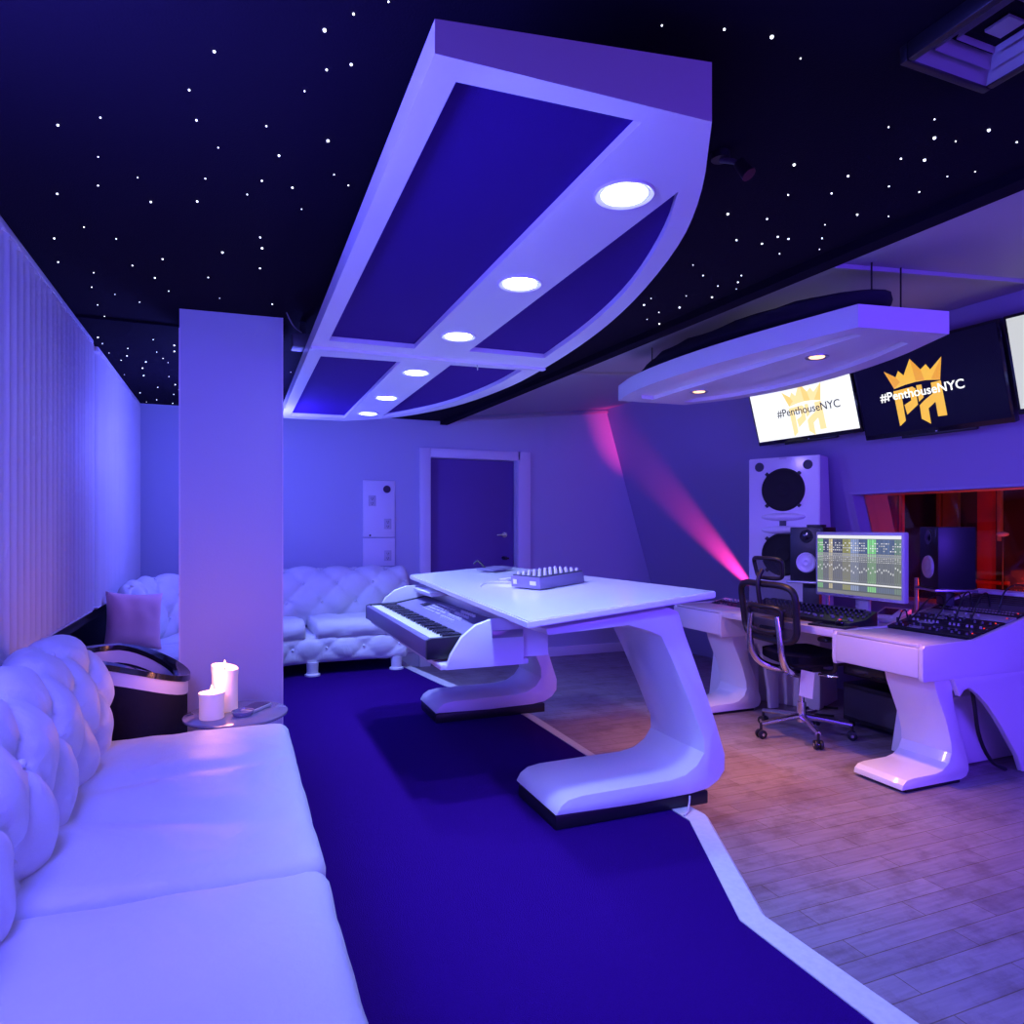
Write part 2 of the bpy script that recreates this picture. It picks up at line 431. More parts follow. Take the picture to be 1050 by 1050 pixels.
# ================================================================== tufted upholstery
def tuft(u, v, su, sv):
    """puff height 0..1 for a diamond lattice"""
    a = u / su; c = v / sv
    p = a + c; q = a - c
    h = (abs(math.sin(PI * p)) * abs(math.sin(PI * q))) ** .42
    du = (a - round(a * 2) / 2) * su; dv = (c - round(c * 2) / 2) * sv
    if (round(a * 2) + round(c * 2)) % 2 == 0:
        d2 = du * du + dv * dv
        h -= .55 * math.exp(-d2 / .0011)
        if d2 > 1e-6: h += .16 * math.sin(12 * math.atan2(dv, du) + 3 * a) * math.exp(-d2 / .005) * min(1, d2 / .0006)
    return h
def strip(path, prof, su, sv, amp, vr, endr=.12, u0=0., wr=.006):
    """path: list of (x,y,nx,ny); prof: closed list of (n,z); tufts where vr[0]<=arc<=vr[1]"""
    L = [0.]
    for a, b in zip(path, path[1:]): L.append(L[-1] + math.hypot(b[0] - a[0], b[1] - a[1]))
    S = [0.]
    m = len(prof)
    for a, b in zip(prof, prof[1:]): S.append(S[-1] + math.hypot(b[0] - a[0], b[1] - a[1]))
    cn = sum(p[0] for p in prof) / m; cz_ = sum(p[1] for p in prof) / m
    nor = []
    for j in range(m):
        a, b = prof[j - 1], prof[(j + 1) % m]
        d = V((b[1] - a[1], -(b[0] - a[0])))
        if d.length < 1e-9: d = V((1, 0))
        d.normalize()
        if d.x * (prof[j][0] - cn) + d.y * (prof[j][1] - cz_) < 0: d = -d
        nor.append(d)
    vs = []; n = len(path)
    for i, (x, y, nx, ny) in enumerate(path):
        e = min(L[i], L[-1] - L[i])
        k = 1 if e >= endr else math.sqrt(max(0., 1 - (1 - e / endr) ** 2))
        k = .25 + .75 * k
        for j, (pn, pz) in enumerate(prof):
            d = 0.
            if vr[0] <= S[j] <= vr[1]:
                fade = min(1, (S[j] - vr[0]) / .04, (vr[1] - S[j]) / .04)
                d = amp * (tuft(L[i] + u0, S[j] - vr[0], su, sv) - .75) * fade * k
                d += wr * noise.noise((L[i] * 9, S[j] * 9, 1.3)) * fade
            a = cn + (pn - cn) * k + nor[j].x * d; z = cz_ + (pz - cz_) * k + nor[j].y * d
            vs.append((x + nx * a, y + ny * a, z))
    fs = []
    for i in range(n - 1):
        for j in range(m):
            j2 = (j + 1) % m
            fs.append((i * m + j, i * m + j2, (i + 1) * m + j2, (i + 1) * m + j))
    fs += [tuple(range(m))[::-1], tuple(range((n - 1) * m, n * m))]
    b = MB(); b.raw(vs, fs)
    # button seats
    btn = []
    nu = int((L[-1] + 1) / su * 2) + 2
    for r in range(0, int((vr[1] - vr[0]) / sv * 2) + 1):
        v = r * sv / 2
        for k in range(-4, nu):
            if (k + r) % 2: continue
            u = k * su / 2 - u0
            if u < endr * .6 or u > L[-1] - endr * .6 or v < .02 or v > vr[1] - vr[0] - .02: continue
            i = min(range(n), key=lambda t: abs(L[t] - u)); j = min(range(m), key=lambda t: abs(S[t] - vr[0] - v))
            x, y, nx, ny = path[i]; d = -amp * .55
            a = prof[j][0] + nor[j].x * d; z = prof[j][1] + nor[j].y * d
            btn.append((x + nx * a, y + ny * a, z))
    return b, btn
def dense(poly, step, closed=False):
    out = []
    P = poly + ([poly[0]] if closed else [])
    for a, b in zip(P, P[1:]):
        l = math.hypot(b[0] - a[0], b[1] - a[1]); k = max(1, round(l / step))
        for t in range(k): out.append((a[0] + (b[0] - a[0]) * t / k, a[1] + (b[1] - a[1]) * t / k))
    if not closed: out.append(P[-1])
    return out
def line_path(pts, step, side=1):
    P = dense(pts, step); out = []
    for i, (x, y) in enumerate(P):
        a, b = P[max(0, i - 1)], P[min(len(P) - 1, i + 1)]
        t = V((b[0] - a[0], b[1] - a[1])).normalized()
        out.append((x, y, t.y * side, -t.x * side))
    return out
def pad(name, m, parent, c, d, r, crown, seed=0, wr=.006, step=.03, sag=None):
    """soft rounded cushion"""
    t = bmesh.new(); bmesh.ops.create_cube(t, size=1)
    nx, ny, nz = [max(2, int(x / step)) for x in d]
    t.free()
    vs = {}; b = MB(); bm = b.bm
    def vert(i, j, k):
        key = (i, j, k)
        if key in vs: return vs[key]
        p = V(((i / nx - .5) * d[0], (j / ny - .5) * d[1], (k / nz - .5) * d[2]))
        q = V([max(-d[a] / 2 + r, min(d[a] / 2 - r, p[a])) for a in range(3)])
        e = p - q
        if e.length > 1e-9:
            e2 = V([max(-1, min(1, e[a] / r)) for a in range(3)])
            mxc = max(abs(v) for v in e2)
            e2.normalize(); p = q + e2 * r * mxc
        x, y = 2 * p.x / d[0], 2 * p.y / d[1]
        p.z += crown * (1 - x * x) * (1 - y * y) * (1 if p.z > 0 else .3)
        f = noise.noise((p.x * 4 + seed, p.y * 7, p.z * 4 + seed)) + .5 * noise.noise((p.x * 13 + seed, p.y * 9, p.z * 11))
        p += V((f * .4, f * .3, f)) * wr
        if sag: p += sag(p, x, y)
        vs[key] = bm.verts.new(V(c) + p); return vs[key]
    for i in range(nx):
        for j in range(ny):
            for k in (0, nz): bm.faces.new([vert(i, j, k), vert(i + 1, j, k), vert(i + 1, j + 1, k), vert(i, j + 1, k)])
    for i in range(nx):
        for k in range(nz):
            for j in (0, ny): bm.faces.new([vert(i, j, k), vert(i + 1, j, k), vert(i + 1, j, k + 1), vert(i, j, k + 1)])
    for j in range(ny):
        for k in range(nz):
            for i in (0, nx): bm.faces.new([vert(i, j, k), vert(i, j + 1, k), vert(i, j + 1, k + 1), vert(i, j, k + 1)])
    return b.build(name, m, parent, sharp=80)
BTN = None
def buttons(lst, root, r=.011):
    for p in lst[:100]:
        b = MB(); b.sphere(p, r, (1, 1, 1), 8, 6); b.build('button', M['leather'], root)

def near_sofa():
    t = thing('tufted_sofa', 'long white leather sofa with deep tufted back under the vertical blinds, nearest to the camera', 'sofa', (-.1, 1.5, PZ))
    b = MB(); b.box((-.19, 1.28, .30), (.72, 3.26, .18), .03); b.build('base', M['leather'], t)
    for y0, y1, s in ((-.36, .13, 3), (.14, 1.655, 1), (1.665, 2.93, 2)):
        def sag(p, x, y, y0=y0):
            f = V((0, 0, 0))
            if p.z > -.05:
                f.z -= .030 * math.exp(-((p.y + p.x * .35 + .25) / .07) ** 2) * (1 - x * x) + .020 * math.exp(-((p.y - p.x * .2 - .1) / .06) ** 2) * (1 - x * x)
            return f
        pad('seat_cushion', M['leather'], t, (-.145, (y0 + y1) / 2, .485), (.70, y1 - y0, .20), .05, .018, s * 3.1, .007, .025, sag)
    # tufted back
    prof = [(.0, .42), (.03, .50), (.05, .60), (.055, .70), (.04, .80), (.0, .90), (-.05, .965), (-.12, .985), (-.19, .96), (-.235, .88), (-.25, .70), (-.25, .42)]
    pr = dense([tuple(p) for p in chaikin(prof, 2)], .016)
    path = line_path([(-.455, -.38), (-.455, 2.99)], .016)
    path = [(x, y, 1, 0) for x, y, _, _ in path]
    bm, btn = strip(path, pr, .29, .36, .048, (.06, .80), .16, u0=.06, wr=.016)
    back = bm.build('backrest', M['leather'], t, sharp=80)
    buttons([p for p in btn if p[1] > .6], t, .012)
    for y in (-.2, 1.3, 2.8):
        for x in (-.42, .10):
            b = MB(); b.cyl((x, y, PZ), (x, y, .22), .03, .035); b.build('foot', M['white'], t)
near_sofa()

def corner_sofa():
    t = thing('corner_sofa', 'curved white tufted leather sofa wrapping the far corner behind the pillar', 'sofa', (.4, 5.9, PZ))
    C = (.65, 5.2)
    def arc(r, ys=4.45, xe=1.42):
        return [(C[0] - r, ys), (C[0] - r, C[1])] + [(C[0] - r * math.cos(a), C[1] + r * math.sin(a)) for a in [PI / 2 * k / 16 for k in range(1, 17)]] + [(xe, C[1] + r)]
    def pth(r, step=.022, **k):
        return line_path(arc(r, **k), step)        # normals point to the room
    # backrest
    prof = [(.0, .50), (.035, .60), (.05, .70), (.04, .82), (.01, .93), (-.05, 1.0), (-.11, 1.01), (-.16, .97), (-.18, .85), (-.18, .50)]
    pr = dense([tuple(p) for p in chaikin(prof, 2)], .018)
    bm, btn = strip(pth(1.18, .02, ys=4.98, xe=1.54), pr, .30, .33, .034, (.05, .62), .08, u0=.1, wr=.012)
    bm.build('backrest', M['leather'], t, sharp=80)
    # apron
    prof = [(.0, .25), (.03, .27), (.045, .33), (.045, .40), (.03, .455), (.0, .475), (-.5, .475), (-.5, .25)]
    pr = dense([tuple(p) for p in chaikin(prof[:6], 2)] + prof[6:], .02)
    bm, btn2 = strip(pth(.69, .02), pr, .30, .26, .02, (.01, .27), .05, u0=.05, wr=.006)
    bm.build('apron', M['leather'], t, sharp=80)
    buttons(btn[:60] + btn2[:40], t, .011)
    # seat cushions that follow the curve
    P = arc(.66)
    D = dense(P, .02)
    segs = ((0.0, .62), (.63, 1.72), (1.73, 2.46))
    Lc = [0.]
    for a, c in zip(D, D[1:]): Lc.append(Lc[-1] + math.hypot(c[0] - a[0], c[1] - a[1]))
    for s0, s1 in segs:
        pts = [D[i] for i in range(len(D)) if s0 <= Lc[i] <= s1]
        pa = []
        for i, (x, y) in enumerate(pts):
            a, c = pts[max(0, i - 1)], pts[min(len(pts) - 1, i + 1)]
            tt = V((c[0] - a[0], c[1] - a[1])).normalized(); pa.append((x, y, tt.y, -tt.x))
        prof = [(.0, .46), (.015, .49), (.02, .53), (.0, .575), (-.05, .60), (-.25, .61), (-.44, .60), (-.50, .57), (-.50, .46)]
        pr = dense([tuple(p) for p in chaikin(prof, 1)], .03)
        bm, _ = strip(pa, pr, 9, 9, 0, (.0, .9), .03, wr=.014)
        bm.build('seat_cushion', M['leather'], t, sharp=80)
    for x, y in ((.60, 5.88), (1.30, 5.90), (1.30, 6.45), (.2, 6.2), (-.05, 5.2), (-.05, 4.7), (-.6, 4.7), (-.55, 5.6)):
        b = MB(); b.lathe([(.062, PZ), (.062, PZ + .012), (.045, PZ + .02), (.05, .26)], (x, y, 0), 4 if False else 20); b.build('foot', M['white'], t)
corner_sofa()

def cushion():
    b = MB(); n = 20
    t = bmesh.new(); vs = {}
    for sgn in (1, -1):
        for i in range(n + 1):
            for j in range(n + 1):
                u, v = 2 * i / n - 1, 2 * j / n - 1
                h = ((1 - u ** 4) * (1 - v ** 4)) ** .5 * .085 * (1 + .15 * noise.noise((u * 2, v * 2, 3)))
                if sgn < 0 and (i in (0, n) or j in (0, n)): vs[(sgn, i, j)] = vs[(1, i, j)]; continue
                k = 1 - .09 * (u * u * (1 - v * v)) - 0.
                k2 = 1 - .09 * (v * v * (1 - u * u))
                vs[(sgn, i, j)] = t.verts.new((u * .165 * k, v * .180 * k2, sgn * h * .9))
        for i in range(n):
            for j in range(n):
                t.faces.new([vs[(sgn, i, j)], vs[(sgn, i + 1, j)], vs[(sgn, i + 1, j + 1)], vs[(sgn, i, j + 1)]])
    mx = Matrix.Translation((-.572, 4.84, .785)) @ Matrix.Rotation(math.radians(24), 4, 'Z') @ Matrix.Rotation(math.radians(76), 4, 'X') @ Matrix.Rotation(math.radians(-6), 4, 'Z')
    b.merge(t, mx)
    tag(b.build('throw_pillow', M['pink'], loc=(-.575, 4.84, .62), sharp=60), 'pink square throw pillow propped on the corner sofa left of the pillar', 'pillow')
cushion()

# ================================================================== blinds
def blinds(y0, y1, label):
    t = thing('vertical_blind', label, 'blind', (-.76, (y0 + y1) / 2, .89))
    b = MB(); p = .088; n = round((y1 - y0) / p); p = (y1 - y0) / n
    for i in range(n):
        a = y0 + i * p; k = random.uniform(-.006, .006)
        q0 = V((-.785 + k, a - .010)); q1 = V((-.728 + k * .5, a + p * .90))
        vs = []; m = 6
        for z in (.90, 2.385):
            for s in range(m + 1):
                f = s / m; c = q0.lerp(q1, f); bow = .008 * math.sin(PI * f)
                vs.append((c.x + bow, c.y, z))
            for s in range(m, -1, -1):
                f = s / m; c = q0.lerp(q1, f); bow = .008 * math.sin(PI * f)
                vs.append((c.x + bow - .0015, c.y, z))
        w = 2 * (m + 1)
        b.raw(vs, [tuple(range(w)), tuple(range(w, 2 * w))] + [(i_, (i_ + 1) % w, w + (i_ + 1) % w, w + i_) for i_ in range(w)])
    b.build('vanes', M['blind'], t, sharp=50)
    b = MB(); b.box((-.755, (y0 + y1) / 2, 2.4), (.05, y1 - y0 + .01, .028), .004); b.build('head_rail', M['white'], t)
    b = MB(); b.box((-.757, (y0 + y1) / 2, .893), (.046, y1 - y0, .010), .003); b.build('bottom_rail', M['white'], t)
blinds(.3, 4.48, 'nearer run of white vertical blinds covering the left wall above the near sofa')
blinds(4.64, 6.58, 'farther run of white vertical blinds ending at the back corner')
b = MB(); b.box((-.80, 4.56, 1.655), (.10, .15, 1.52), .004); struct(b.build('trim_8', M['pillar']))
b = MB(); b.box((-.84, 2.6, .84), (.1, 8.2, .08), .01); struct(b.build('trim_9', M['black_wall']))

# ================================================================== hanging ceiling panels
def downlight(parent, x, y, z, glow, r=.058, big=True):
    b = MB(); b.lathe([(r, z + .004), (r + .012, z - .003), (r + .016, z - .005), (r + .020, z - .003), (r + .020, z + .002), (r, z + .02)], (x, y, 0), 32)
    b2 = MB(); b2.lathe([(.0001, z - .003), (r * .98, z - .003), (r, z), (r, z + .01), (.0001, z + .01)], (x, y, 0), 32)
    d = b2.build('downlight', M[glow], parent); b.build('trim_ring', M['white'] if glow == 'led' else M['steel'], d)
    return d
def hanging_panel():
    t = thing('hanging_light_panel', 'long white ceiling raft with navy fabric insets and six bright downlights', 'ceiling light', (.9, 3.3, 2.2))
    right = [(.922, 1.18), (1.106, 1.453), (1.249, 1.759), (1.402, 2.29), (1.485, 2.80), (1.525, 3.365), (1.535, 3.856), (1.44, 4.56), (1.25, 5.05), (1.06, 5.34), (.80, 5.54)]
    rc = [tuple(v) for v in chaikin([V((*p, 0)) for p in right], 2)]; rc = [(p[0], p[1]) for p in rc]
    outer = [(.332, 5.57), (.332, 1.194)] + rc
    def c2(P): return [(v[0], v[1]) for v in chaikin([V((*p, 0)) for p in P], 2)]
    A = [(.390, 1.255), (.788, 1.235), (.788, 3.19), (.398, 3.20)]
    Bp = c2([(1.035, 1.455), (1.156, 1.693), (1.30, 2.12), (1.385, 2.60), (1.43, 3.13)]) + [(1.04, 3.14)]
    Cp = [(.396, 3.50), (.786, 3.47), (.786, 5.40), (.396, 5.42)]
    Dp = [(1.04, 3.44)] + c2([(1.43, 3.41), (1.44, 3.86), (1.36, 4.49), (1.20, 4.95), (1.04, 5.24)])
    b = MB(); b.holed(outer, [A, Bp, Cp, Dp], 2.200, 2.232); b.build('frame', M['lacquer'], t, sharp=30)
    b = MB(); n = len(outer)
    vs = [(x, y, 2.232) for x, y in outer] + [(x, y, 2.262 + .105 * (x - .332)) for x, y in outer]
    b.raw(vs, [tuple(range(n)), tuple(range(n, 2 * n))] + [(i, (i + 1) % n, n + (i + 1) % n, n + i) for i in range(n)])
    b.build('housing', M['lacquer'], t, sharp=30)
    for P in (A, Bp, Cp, Dp):
        cx = sum(p[0] for p in P) / len(P); cy = sum(p[1] for p in P) / len(P)
        b = MB(); b.prism([(cx + (x - cx) * 1.01, cy + (y - cy) * 1.01) for x, y in P], 'z', 2.222, 2.231); b.build('fabric_inset', M['navy_fabric'], t)
    b = MB(); b.box((.93, 3.335, 2.195), (1.19, .035, .012), .002); b.build('divider', M['lacquer'], t)
    b = MB(); b.tube([(1.15, 3.34, 2.195), (1.15, 3.33, 2.17), (1.155, 3.345, 2.165)], .003, 6); b.build('hook', M['steel'], t)
    for y in (1.519, 2.206, 2.912, 3.676, 4.455, 5.115): downlight(t, .917, y, 2.2, 'led')
    for x, y in ((.5, 1.6), (.5, 5.0), (1.3, 2.4), (1.3, 4.2)):
        b = MB(); b.cyl((x, y, 2.27), (x, y, 2.42), .004, n=8); b.build('hanger', M['black'], t)
hanging_panel()
def cloud_panel():
    t = thing('hanging_light_panel', 'smaller curved white ceiling raft with two warm downlights above the mixing desk', 'ceiling light', (2.66, 3.0, 2.2))
    def c2(P, it=2): return [(v[0], v[1]) for v in chaikin([V((*p, 0)) for p in P], it)]
    left = c2([(2.432, 2.154), (2.317, 2.688), (2.262, 3.19), (2.275, 3.68), (2.36, 3.985)])
    right = c2([(2.86, 3.95), (3.06, 3.65), (3.157, 3.15), (3.083, 2.55), (2.882, 2.081)])
    outer = left + right
    Lh = c2([(2.50, 2.24), (2.40, 2.70), (2.345, 3.19), (2.37, 3.72)]) + [(2.46, 3.86), (2.55, 3.86), (2.55, 2.24)]
    Rh = [(2.78, 2.24), (2.78, 3.86)] + c2([(2.84, 3.84), (2.98, 3.6), (3.06, 3.15), (2.99, 2.62), (2.86, 2.26)])
    b = MB(); b.holed(outer, [Lh, Rh], 2.200, 2.232); b.build('frame', M['lacquer'], t, sharp=30)
    b = MB(); b.prism(outer, 'z', 2.232, 2.298); b.build('housing', M['lacquer'], t, sharp=30)
    for P in (Lh, Rh):
        cx = sum(p[0] for p in P) / len(P); cy = sum(p[1] for p in P) / len(P)
        b = MB(); b.prism([(cx + (x - cx) * 1.005, cy + (y - cy) * 1.005) for x, y in P], 'z', 2.224, 2.2315); b.build('inset', M['lacquer'], t)
    for y in (2.604, 3.534): downlight(t, 2.665, y, 2.2, 'warm', .036)
    for x, y in ((2.62, 2.25), (2.80, 2.25), (2.5, 3.8)):
        b = MB(); b.cyl((x, y, 2.295), (x, y, 2.535), .004, n=8); b.build('hanger', M['black'], t)
    # cloth covered absorber lying on the raft
    b = MB(); tm = bmesh.new(); bmesh.ops.create_uvsphere(tm, u_segments=40, v_segments=24, radius=1)
    for v in tm.verts:
        x, y, z = v.co
        e = 2.6
        z = math.copysign(abs(z) ** .6, z)
        f = 1 + .13 * noise.noise((x * 2.2, y * 6, z * 2)) + .06 * noise.noise((x * 7, y * 14, z * 5))
        v.co = (x * .29 * f, y * .93, max(-1, z) * .068 * f)
    b.merge(tm, Matrix.Translation((2.64, 3.12, 2.378)) @ Matrix.Rotation(.0, 4, 'Z'))
    tag(b.build('absorber_bundle', M['cloth_black'], loc=(2.66, 3.05, 2.3), sharp=70), 'black cloth-wrapped bundle lying on top of the smaller ceiling raft', 'acoustic absorber')
cloud_panel()

# ================================================================== star ceiling
STARS = [(0.29, 1.39), (0.23, 1.45), (0.18, 1.52), (-0.04, 1.68), (0.2, 1.65), (0.25, 1.61), (-0.1, 1.85), (0.16, 1.75), (-0.43, 2.14), (-0.09, 1.98), (0.08, 1.94), (0.24, 1.95), (-0.04, 2.1), (0.12, 2.08), (-0.27, 2.37), (-0.08, 2.3), (0.08, 2.25), (-0.39, 2.47), (0.04, 2.36), (0.17, 2.26), (-0.25, 2.53), (-0.11, 2.47), (0.21, 2.4), (-0.49, 2.83), (-0.61, 2.98), (0.09, 2.69), (0.1, 2.79), (-0.65, 3.24), (-0.4, 2.9), (-0.26, 3.05), (-0.04, 2.89), (-0.38, 3.17), (-0.31, 3.29), (-0.1, 3.2), (0.1, 3.01), (-0.54, 3.32), (-0.58, 3.52), (-0.5, 3.59), (-0.27, 3.45), (-0.41, 3.67), (-0.6, 3.79), (-0.6, 3.98), (-0.06, 3.47), (0.17, 3.47), (-0.70, 4.43), (-0.70, 4.57), (-0.42, 4.37), (-0.58, 4.64), (-0.70, 4.8), (-0.66, 4.98), (-0.61, 4.84), (-0.52, 4.97), (-0.43, 4.67), (-0.32, 4.46), (-0.33, 4.61), (-0.41, 4.83), (-0.39, 4.94), (-0.56, 5.17), (-0.58, 5.42), (-0.7, 5.44), (-0.42, 5.39), (-0.4, 5.67), (-0.39, 5.87), (-0.53, 5.83), (-0.68, 6.12), (-0.59, 6.4), (-0.68, 6.55), (-0.44, 6.09), (-0.48, 6.53), (0.28, 2.13), (0.33, 2.18), (-0.36, 2.28), (-0.32, 2.06), (-0.52, 2.58), (0.36, 4.93), (0.84, 1.24), (0.97, 1.2), (1.08, 1.18), (1.19, 1.21), (1.61, 1.33), (1.69, 1.26), (1.87, 1.24), (2.0, 1.25), (1.77, 1.32), (1.84, 1.31), (1.78, 1.43), (1.85, 1.41), (2.05, 1.4), (2.0, 1.45), (2.01, 1.55), (1.52, 1.57), (1.72, 1.56), (1.89, 1.56), (1.64, 1.72), (1.76, 1.66), (1.55, 1.9), (1.7, 1.88), (1.96, 1.74), (2.07, 1.71), (1.92, 1.84), (1.72, 2.06), (1.83, 2.05), (1.84, 1.98), (1.89, 1.98), (2.0, 1.93), (2.07, 2.01), (1.96, 2.1), (1.72, 2.32), (1.83, 2.4), (1.98, 2.34), (2.02, 2.41), (1.97, 2.48), (2.04, 2.61), (2.07, 2.48), (1.79, 2.73), (1.99, 2.79), (1.94, 2.89), (1.95, 3.01), (2.05, 3.05), (1.92, 2.64), (1.81, 2.82)]
star0 = None
for i, (x, y) in enumerate(STARS):
    if star0 is None:
        b = MB(); b.sphere((0, 0, 0), .0036, (1, 1, 1), 8, 6)
        star0 = s = b.build('star_light', M['star'])
        tag(s, 'tiny white fibre optic star light in the dark ceiling', 'star light', 'fibre optic star lights in the ceiling')
    else: s = dup(star0)
    s.location = (x, y, 2.4185); k = random.choice((.5, .6, .7, .85, 1.1)); s.scale = (k, k, k)

# ceiling vent, small spot, pillar-top speaker
def vent():
    t = thing('ceiling_vent', 'square stepped air diffuser in the dark ceiling at the upper right', 'vent', (1.75, .80, 2.42))
    c = V((1.505, .965)); s0 = .118
    b = MB()
    for k in range(4):
        s1 = s0 * (1 - .24 * k); s2 = s1 - .012; z = 2.398 + .012 * k; z2 = z - .0
        for (ax, ay, dx, dy) in ((0, 1, 1, 0), (0, -1, 1, 0), (1, 0, 0, 1), (-1, 0, 0, 1)):
            a0 = V((ax * s1 + dx * s1, ay * s1 + dy * s1)); a1 = V((ax * s1 - dx * s1, ay * s1 - dy * s1))
            q = s1 * .80
            c0 = V((ax * q + dx * q, ay * q + dy * q)); c1 = V((ax * q - dx * q, ay * q - dy * q))
            vs = [(c.x + p.x, c.y + p.y, zz) for p, zz in ((a0, z - .014), (a1, z - .014), (c1, z + .016), (c0, z + .016))]
            vs += [(x, y, zz + .003) for x, y, zz in vs]
            b.raw(vs, [(0, 1, 2, 3), (4, 5, 6, 7), (0, 1, 5, 4), (1, 2, 6, 5), (2, 3, 7, 6), (3, 0, 4, 7)])
    b.box((c.x, c.y, 2.412), (.05, .05, .006))
    b.build('louvre', M['grey'], t)
    b = MB()
    for d in ((0, .128, .276, .02), (0, -.128, .276, .02), (.128, 0, .02, .236), (-.128, 0, .02, .236)):
        b.box((c.x + d[0], c.y + d[1], 2.40), (d[2], d[3], .04), .004)
    b.build('frame', M['black'], t)
vent()
t = thing('ceiling_spotlight', 'small black spotlight on the dark ceiling right of the long raft', 'spotlight', (1.30, 1.57, 2.42))
b = MB(); b.cyl((1.28, 1.60, 2.42), (1.28, 1.60, 2.40), .026); b.build('mount', M['black'], t)
b = MB(); b.tube([(1.28, 1.60, 2.40), (1.30, 1.57, 2.385), (1.315, 1.545, 2.36)], .008); b.build('arm', M['dkgrey'], t)
b = MB(); b.cyl((1.312, 1.56, 2.378), (1.325, 1.535, 2.335), .016, .020); b.build('lamp_head', M['black'], t)
t = thing('wall_projector', 'small dark box with a dangling cable beside the top of the pillar', 'projector', (.31, 3.72, 2.3))
b = MB(); b.box((.33, 3.72, 2.315), (.11, .12, .07), .008); b.build('case', M['dkgrey'], t)
b = MB(); b.box((.33, 3.72, 2.385), (.03, .03, .07)); b.build('bracket', M['black'], t)
b = MB(); b.tube([(.24, 3.56, 2.415), (.255, 3.56, 2.38), (.28, 3.6, 2.355), (.32, 3.66, 2.35)], .003, 6, smooth=2); b.build('cable', M['grey'], t)

# ================================================================== wall plate panel
t = thing('wall_panel', 'tall white wall panel with a round port and outlet plates left of the door', 'wall panel', (1.29, YB, 1.0))
b = MB(); b.box((1.292, YB - .012, 1.545), (.308, .024, .55), .010); b.build('upper_panel', M['white'], t)
b = MB(); b.box((1.292, YB - .012, 1.13), (.308, .024, .272), .006); b.build('lower_panel', M['white'], t)
b = MB(); b.cyl((1.367, YB - .022, 1.733), (1.367, YB - .030, 1.733), .036); b.build('round_port', M['black'], t)
b = MB(); b.cyl((1.206, YB - .022, 1.29), (1.206, YB - .028, 1.29), .009); b.build('screw_hole', M['black'], t)
for x, z in ((1.225, 1.62), (1.375, 1.40), (1.375, 1.095)):
    b = MB(); b.box((x, YB - .027, z), (.07, .006, .10), .002); o = b.build('outlet_plate', M['silver'], t)
    b = MB()
    for dz in (.022, -.022):
        for dx in (-.008, .008): b.box((x + dx, YB - .031, z + dz), (.004, .004, .014))
        b.cyl((x, YB - .029, z + dz - .014), (x, YB - .033, z + dz - .014), .004, n=8)
    b.build('socket', M['black'], o)

# ================================================================== side table and what is on it
t = thing('side_table', 'small round smoked glass side table between near sofa and pillar', 'side table', (.01, 3.12, PZ))
b = MB(); b.lathe([(.0001, .565), (.20, .565), (.207, .57), (.207, .577), (.202, .58), (.0001, .58)], (.01, 3.14, 0), 48); b.build('tabletop', M['glass_top'], t)
b = MB(); b.lathe([(.0001, PZ), (.15, PZ), (.15, PZ + .012), (.025, PZ + .03), (.02, .54), (.06, .564), (.0001, .564)], (.01, 3.14, 0), 32); b.build('pedestal', M['chrome'], t)
def candle(x, y, r, h, label, tilt=0):
    t = thing('candle', label, 'candle', (x, y, .581), 0, None)
    b = MB(); tm = bmesh.new(); n = 28; rings = []
    prof = [(.0001, 0), (r * .98, 0), (r, .004), (r * .99, h * .5), (r * 1.0, h * .8), (r * 1.05, h * .93), (r * 1.04, h), (r * .92, h * 1.0), (r * .82, h * .95), (.0001, h * .93)]
    for a, z in prof:
        rings.append([tm.verts.new((a * math.cos(2 * PI * k / n), a * math.sin(2 * PI * k / n), z + (tilt * math.cos(2 * PI * k / n - 2.6) * (z / h) ** 6 * .012 if z > h * .6 and a > .01 else 0))) for k in range(n)])
    for A, B in zip(rings, rings[1:]):
        for k in range(n): tm.faces.new((A[k], A[(k + 1) % n], B[(k + 1) % n], B[k]))
    bmesh.ops.remove_doubles(tm, verts=tm.verts, dist=1e-5)
    b.merge(tm, Matrix.Translation((x, y, .581))); b.build('wax', M['wax'], t, sharp=60)
    b = MB(); b.cyl((x, y, .581 + h * .92), (x, y, .581 + h * 1.0), .002, n=6); b.build('wick', M['black'], t)
    b = MB(); b.lathe([(.0001, 0), (.005, .004), (.007, .012), (.004, .024), (.0005, .034)], (x, y, .581 + h * .97), 12); b.build('flame', M['flame'], t)
    l = bpy.data.lights.new('candle_light', 'POINT'); l.energy = 1.3; l.color = (1, .34, .24); l.shadow_soft_size = .03
    o = bpy.data.objects.new('candle_light', l); COL.objects.link(o); o.location = (0, 0, h + .05); o.parent = t
candle(-.083, 3.085, .048, .105, 'shorter lit pillar candle on the side table, in front of the tall one')
candle(-.035, 3.20, .052, .185, 'taller lit pillar candle with a flared rim on the side table', 1)
t = thing('ashtray', 'small dark round dish on the side table right of the candles', 'dish', (.035, 3.085, .58))
b = MB(); b.lathe([(.0001, .581), (.036, .581), (.044, .596), (.044, .60), (.040, .60), (.034, .586), (.0001, .586)], (.035, 3.085, 0), 28); b.build('dish', M['glass_top'], t)
t = thing('phone', 'dark phone lying face up on the side table, behind the dish', 'phone', (.085, 3.16, .58))
R = Matrix.Rotation(math.radians(-35), 4, 'Z')
b = MB(); b.box((.085, 3.165, .588), (.075, .14, .014), .004, R); b.build('case', M['silver'], t)
b = MB(); b.box((.085, 3.165, .5955), (.066, .125, .002), .0, R); b.build('screen', M['black_gloss'], t)

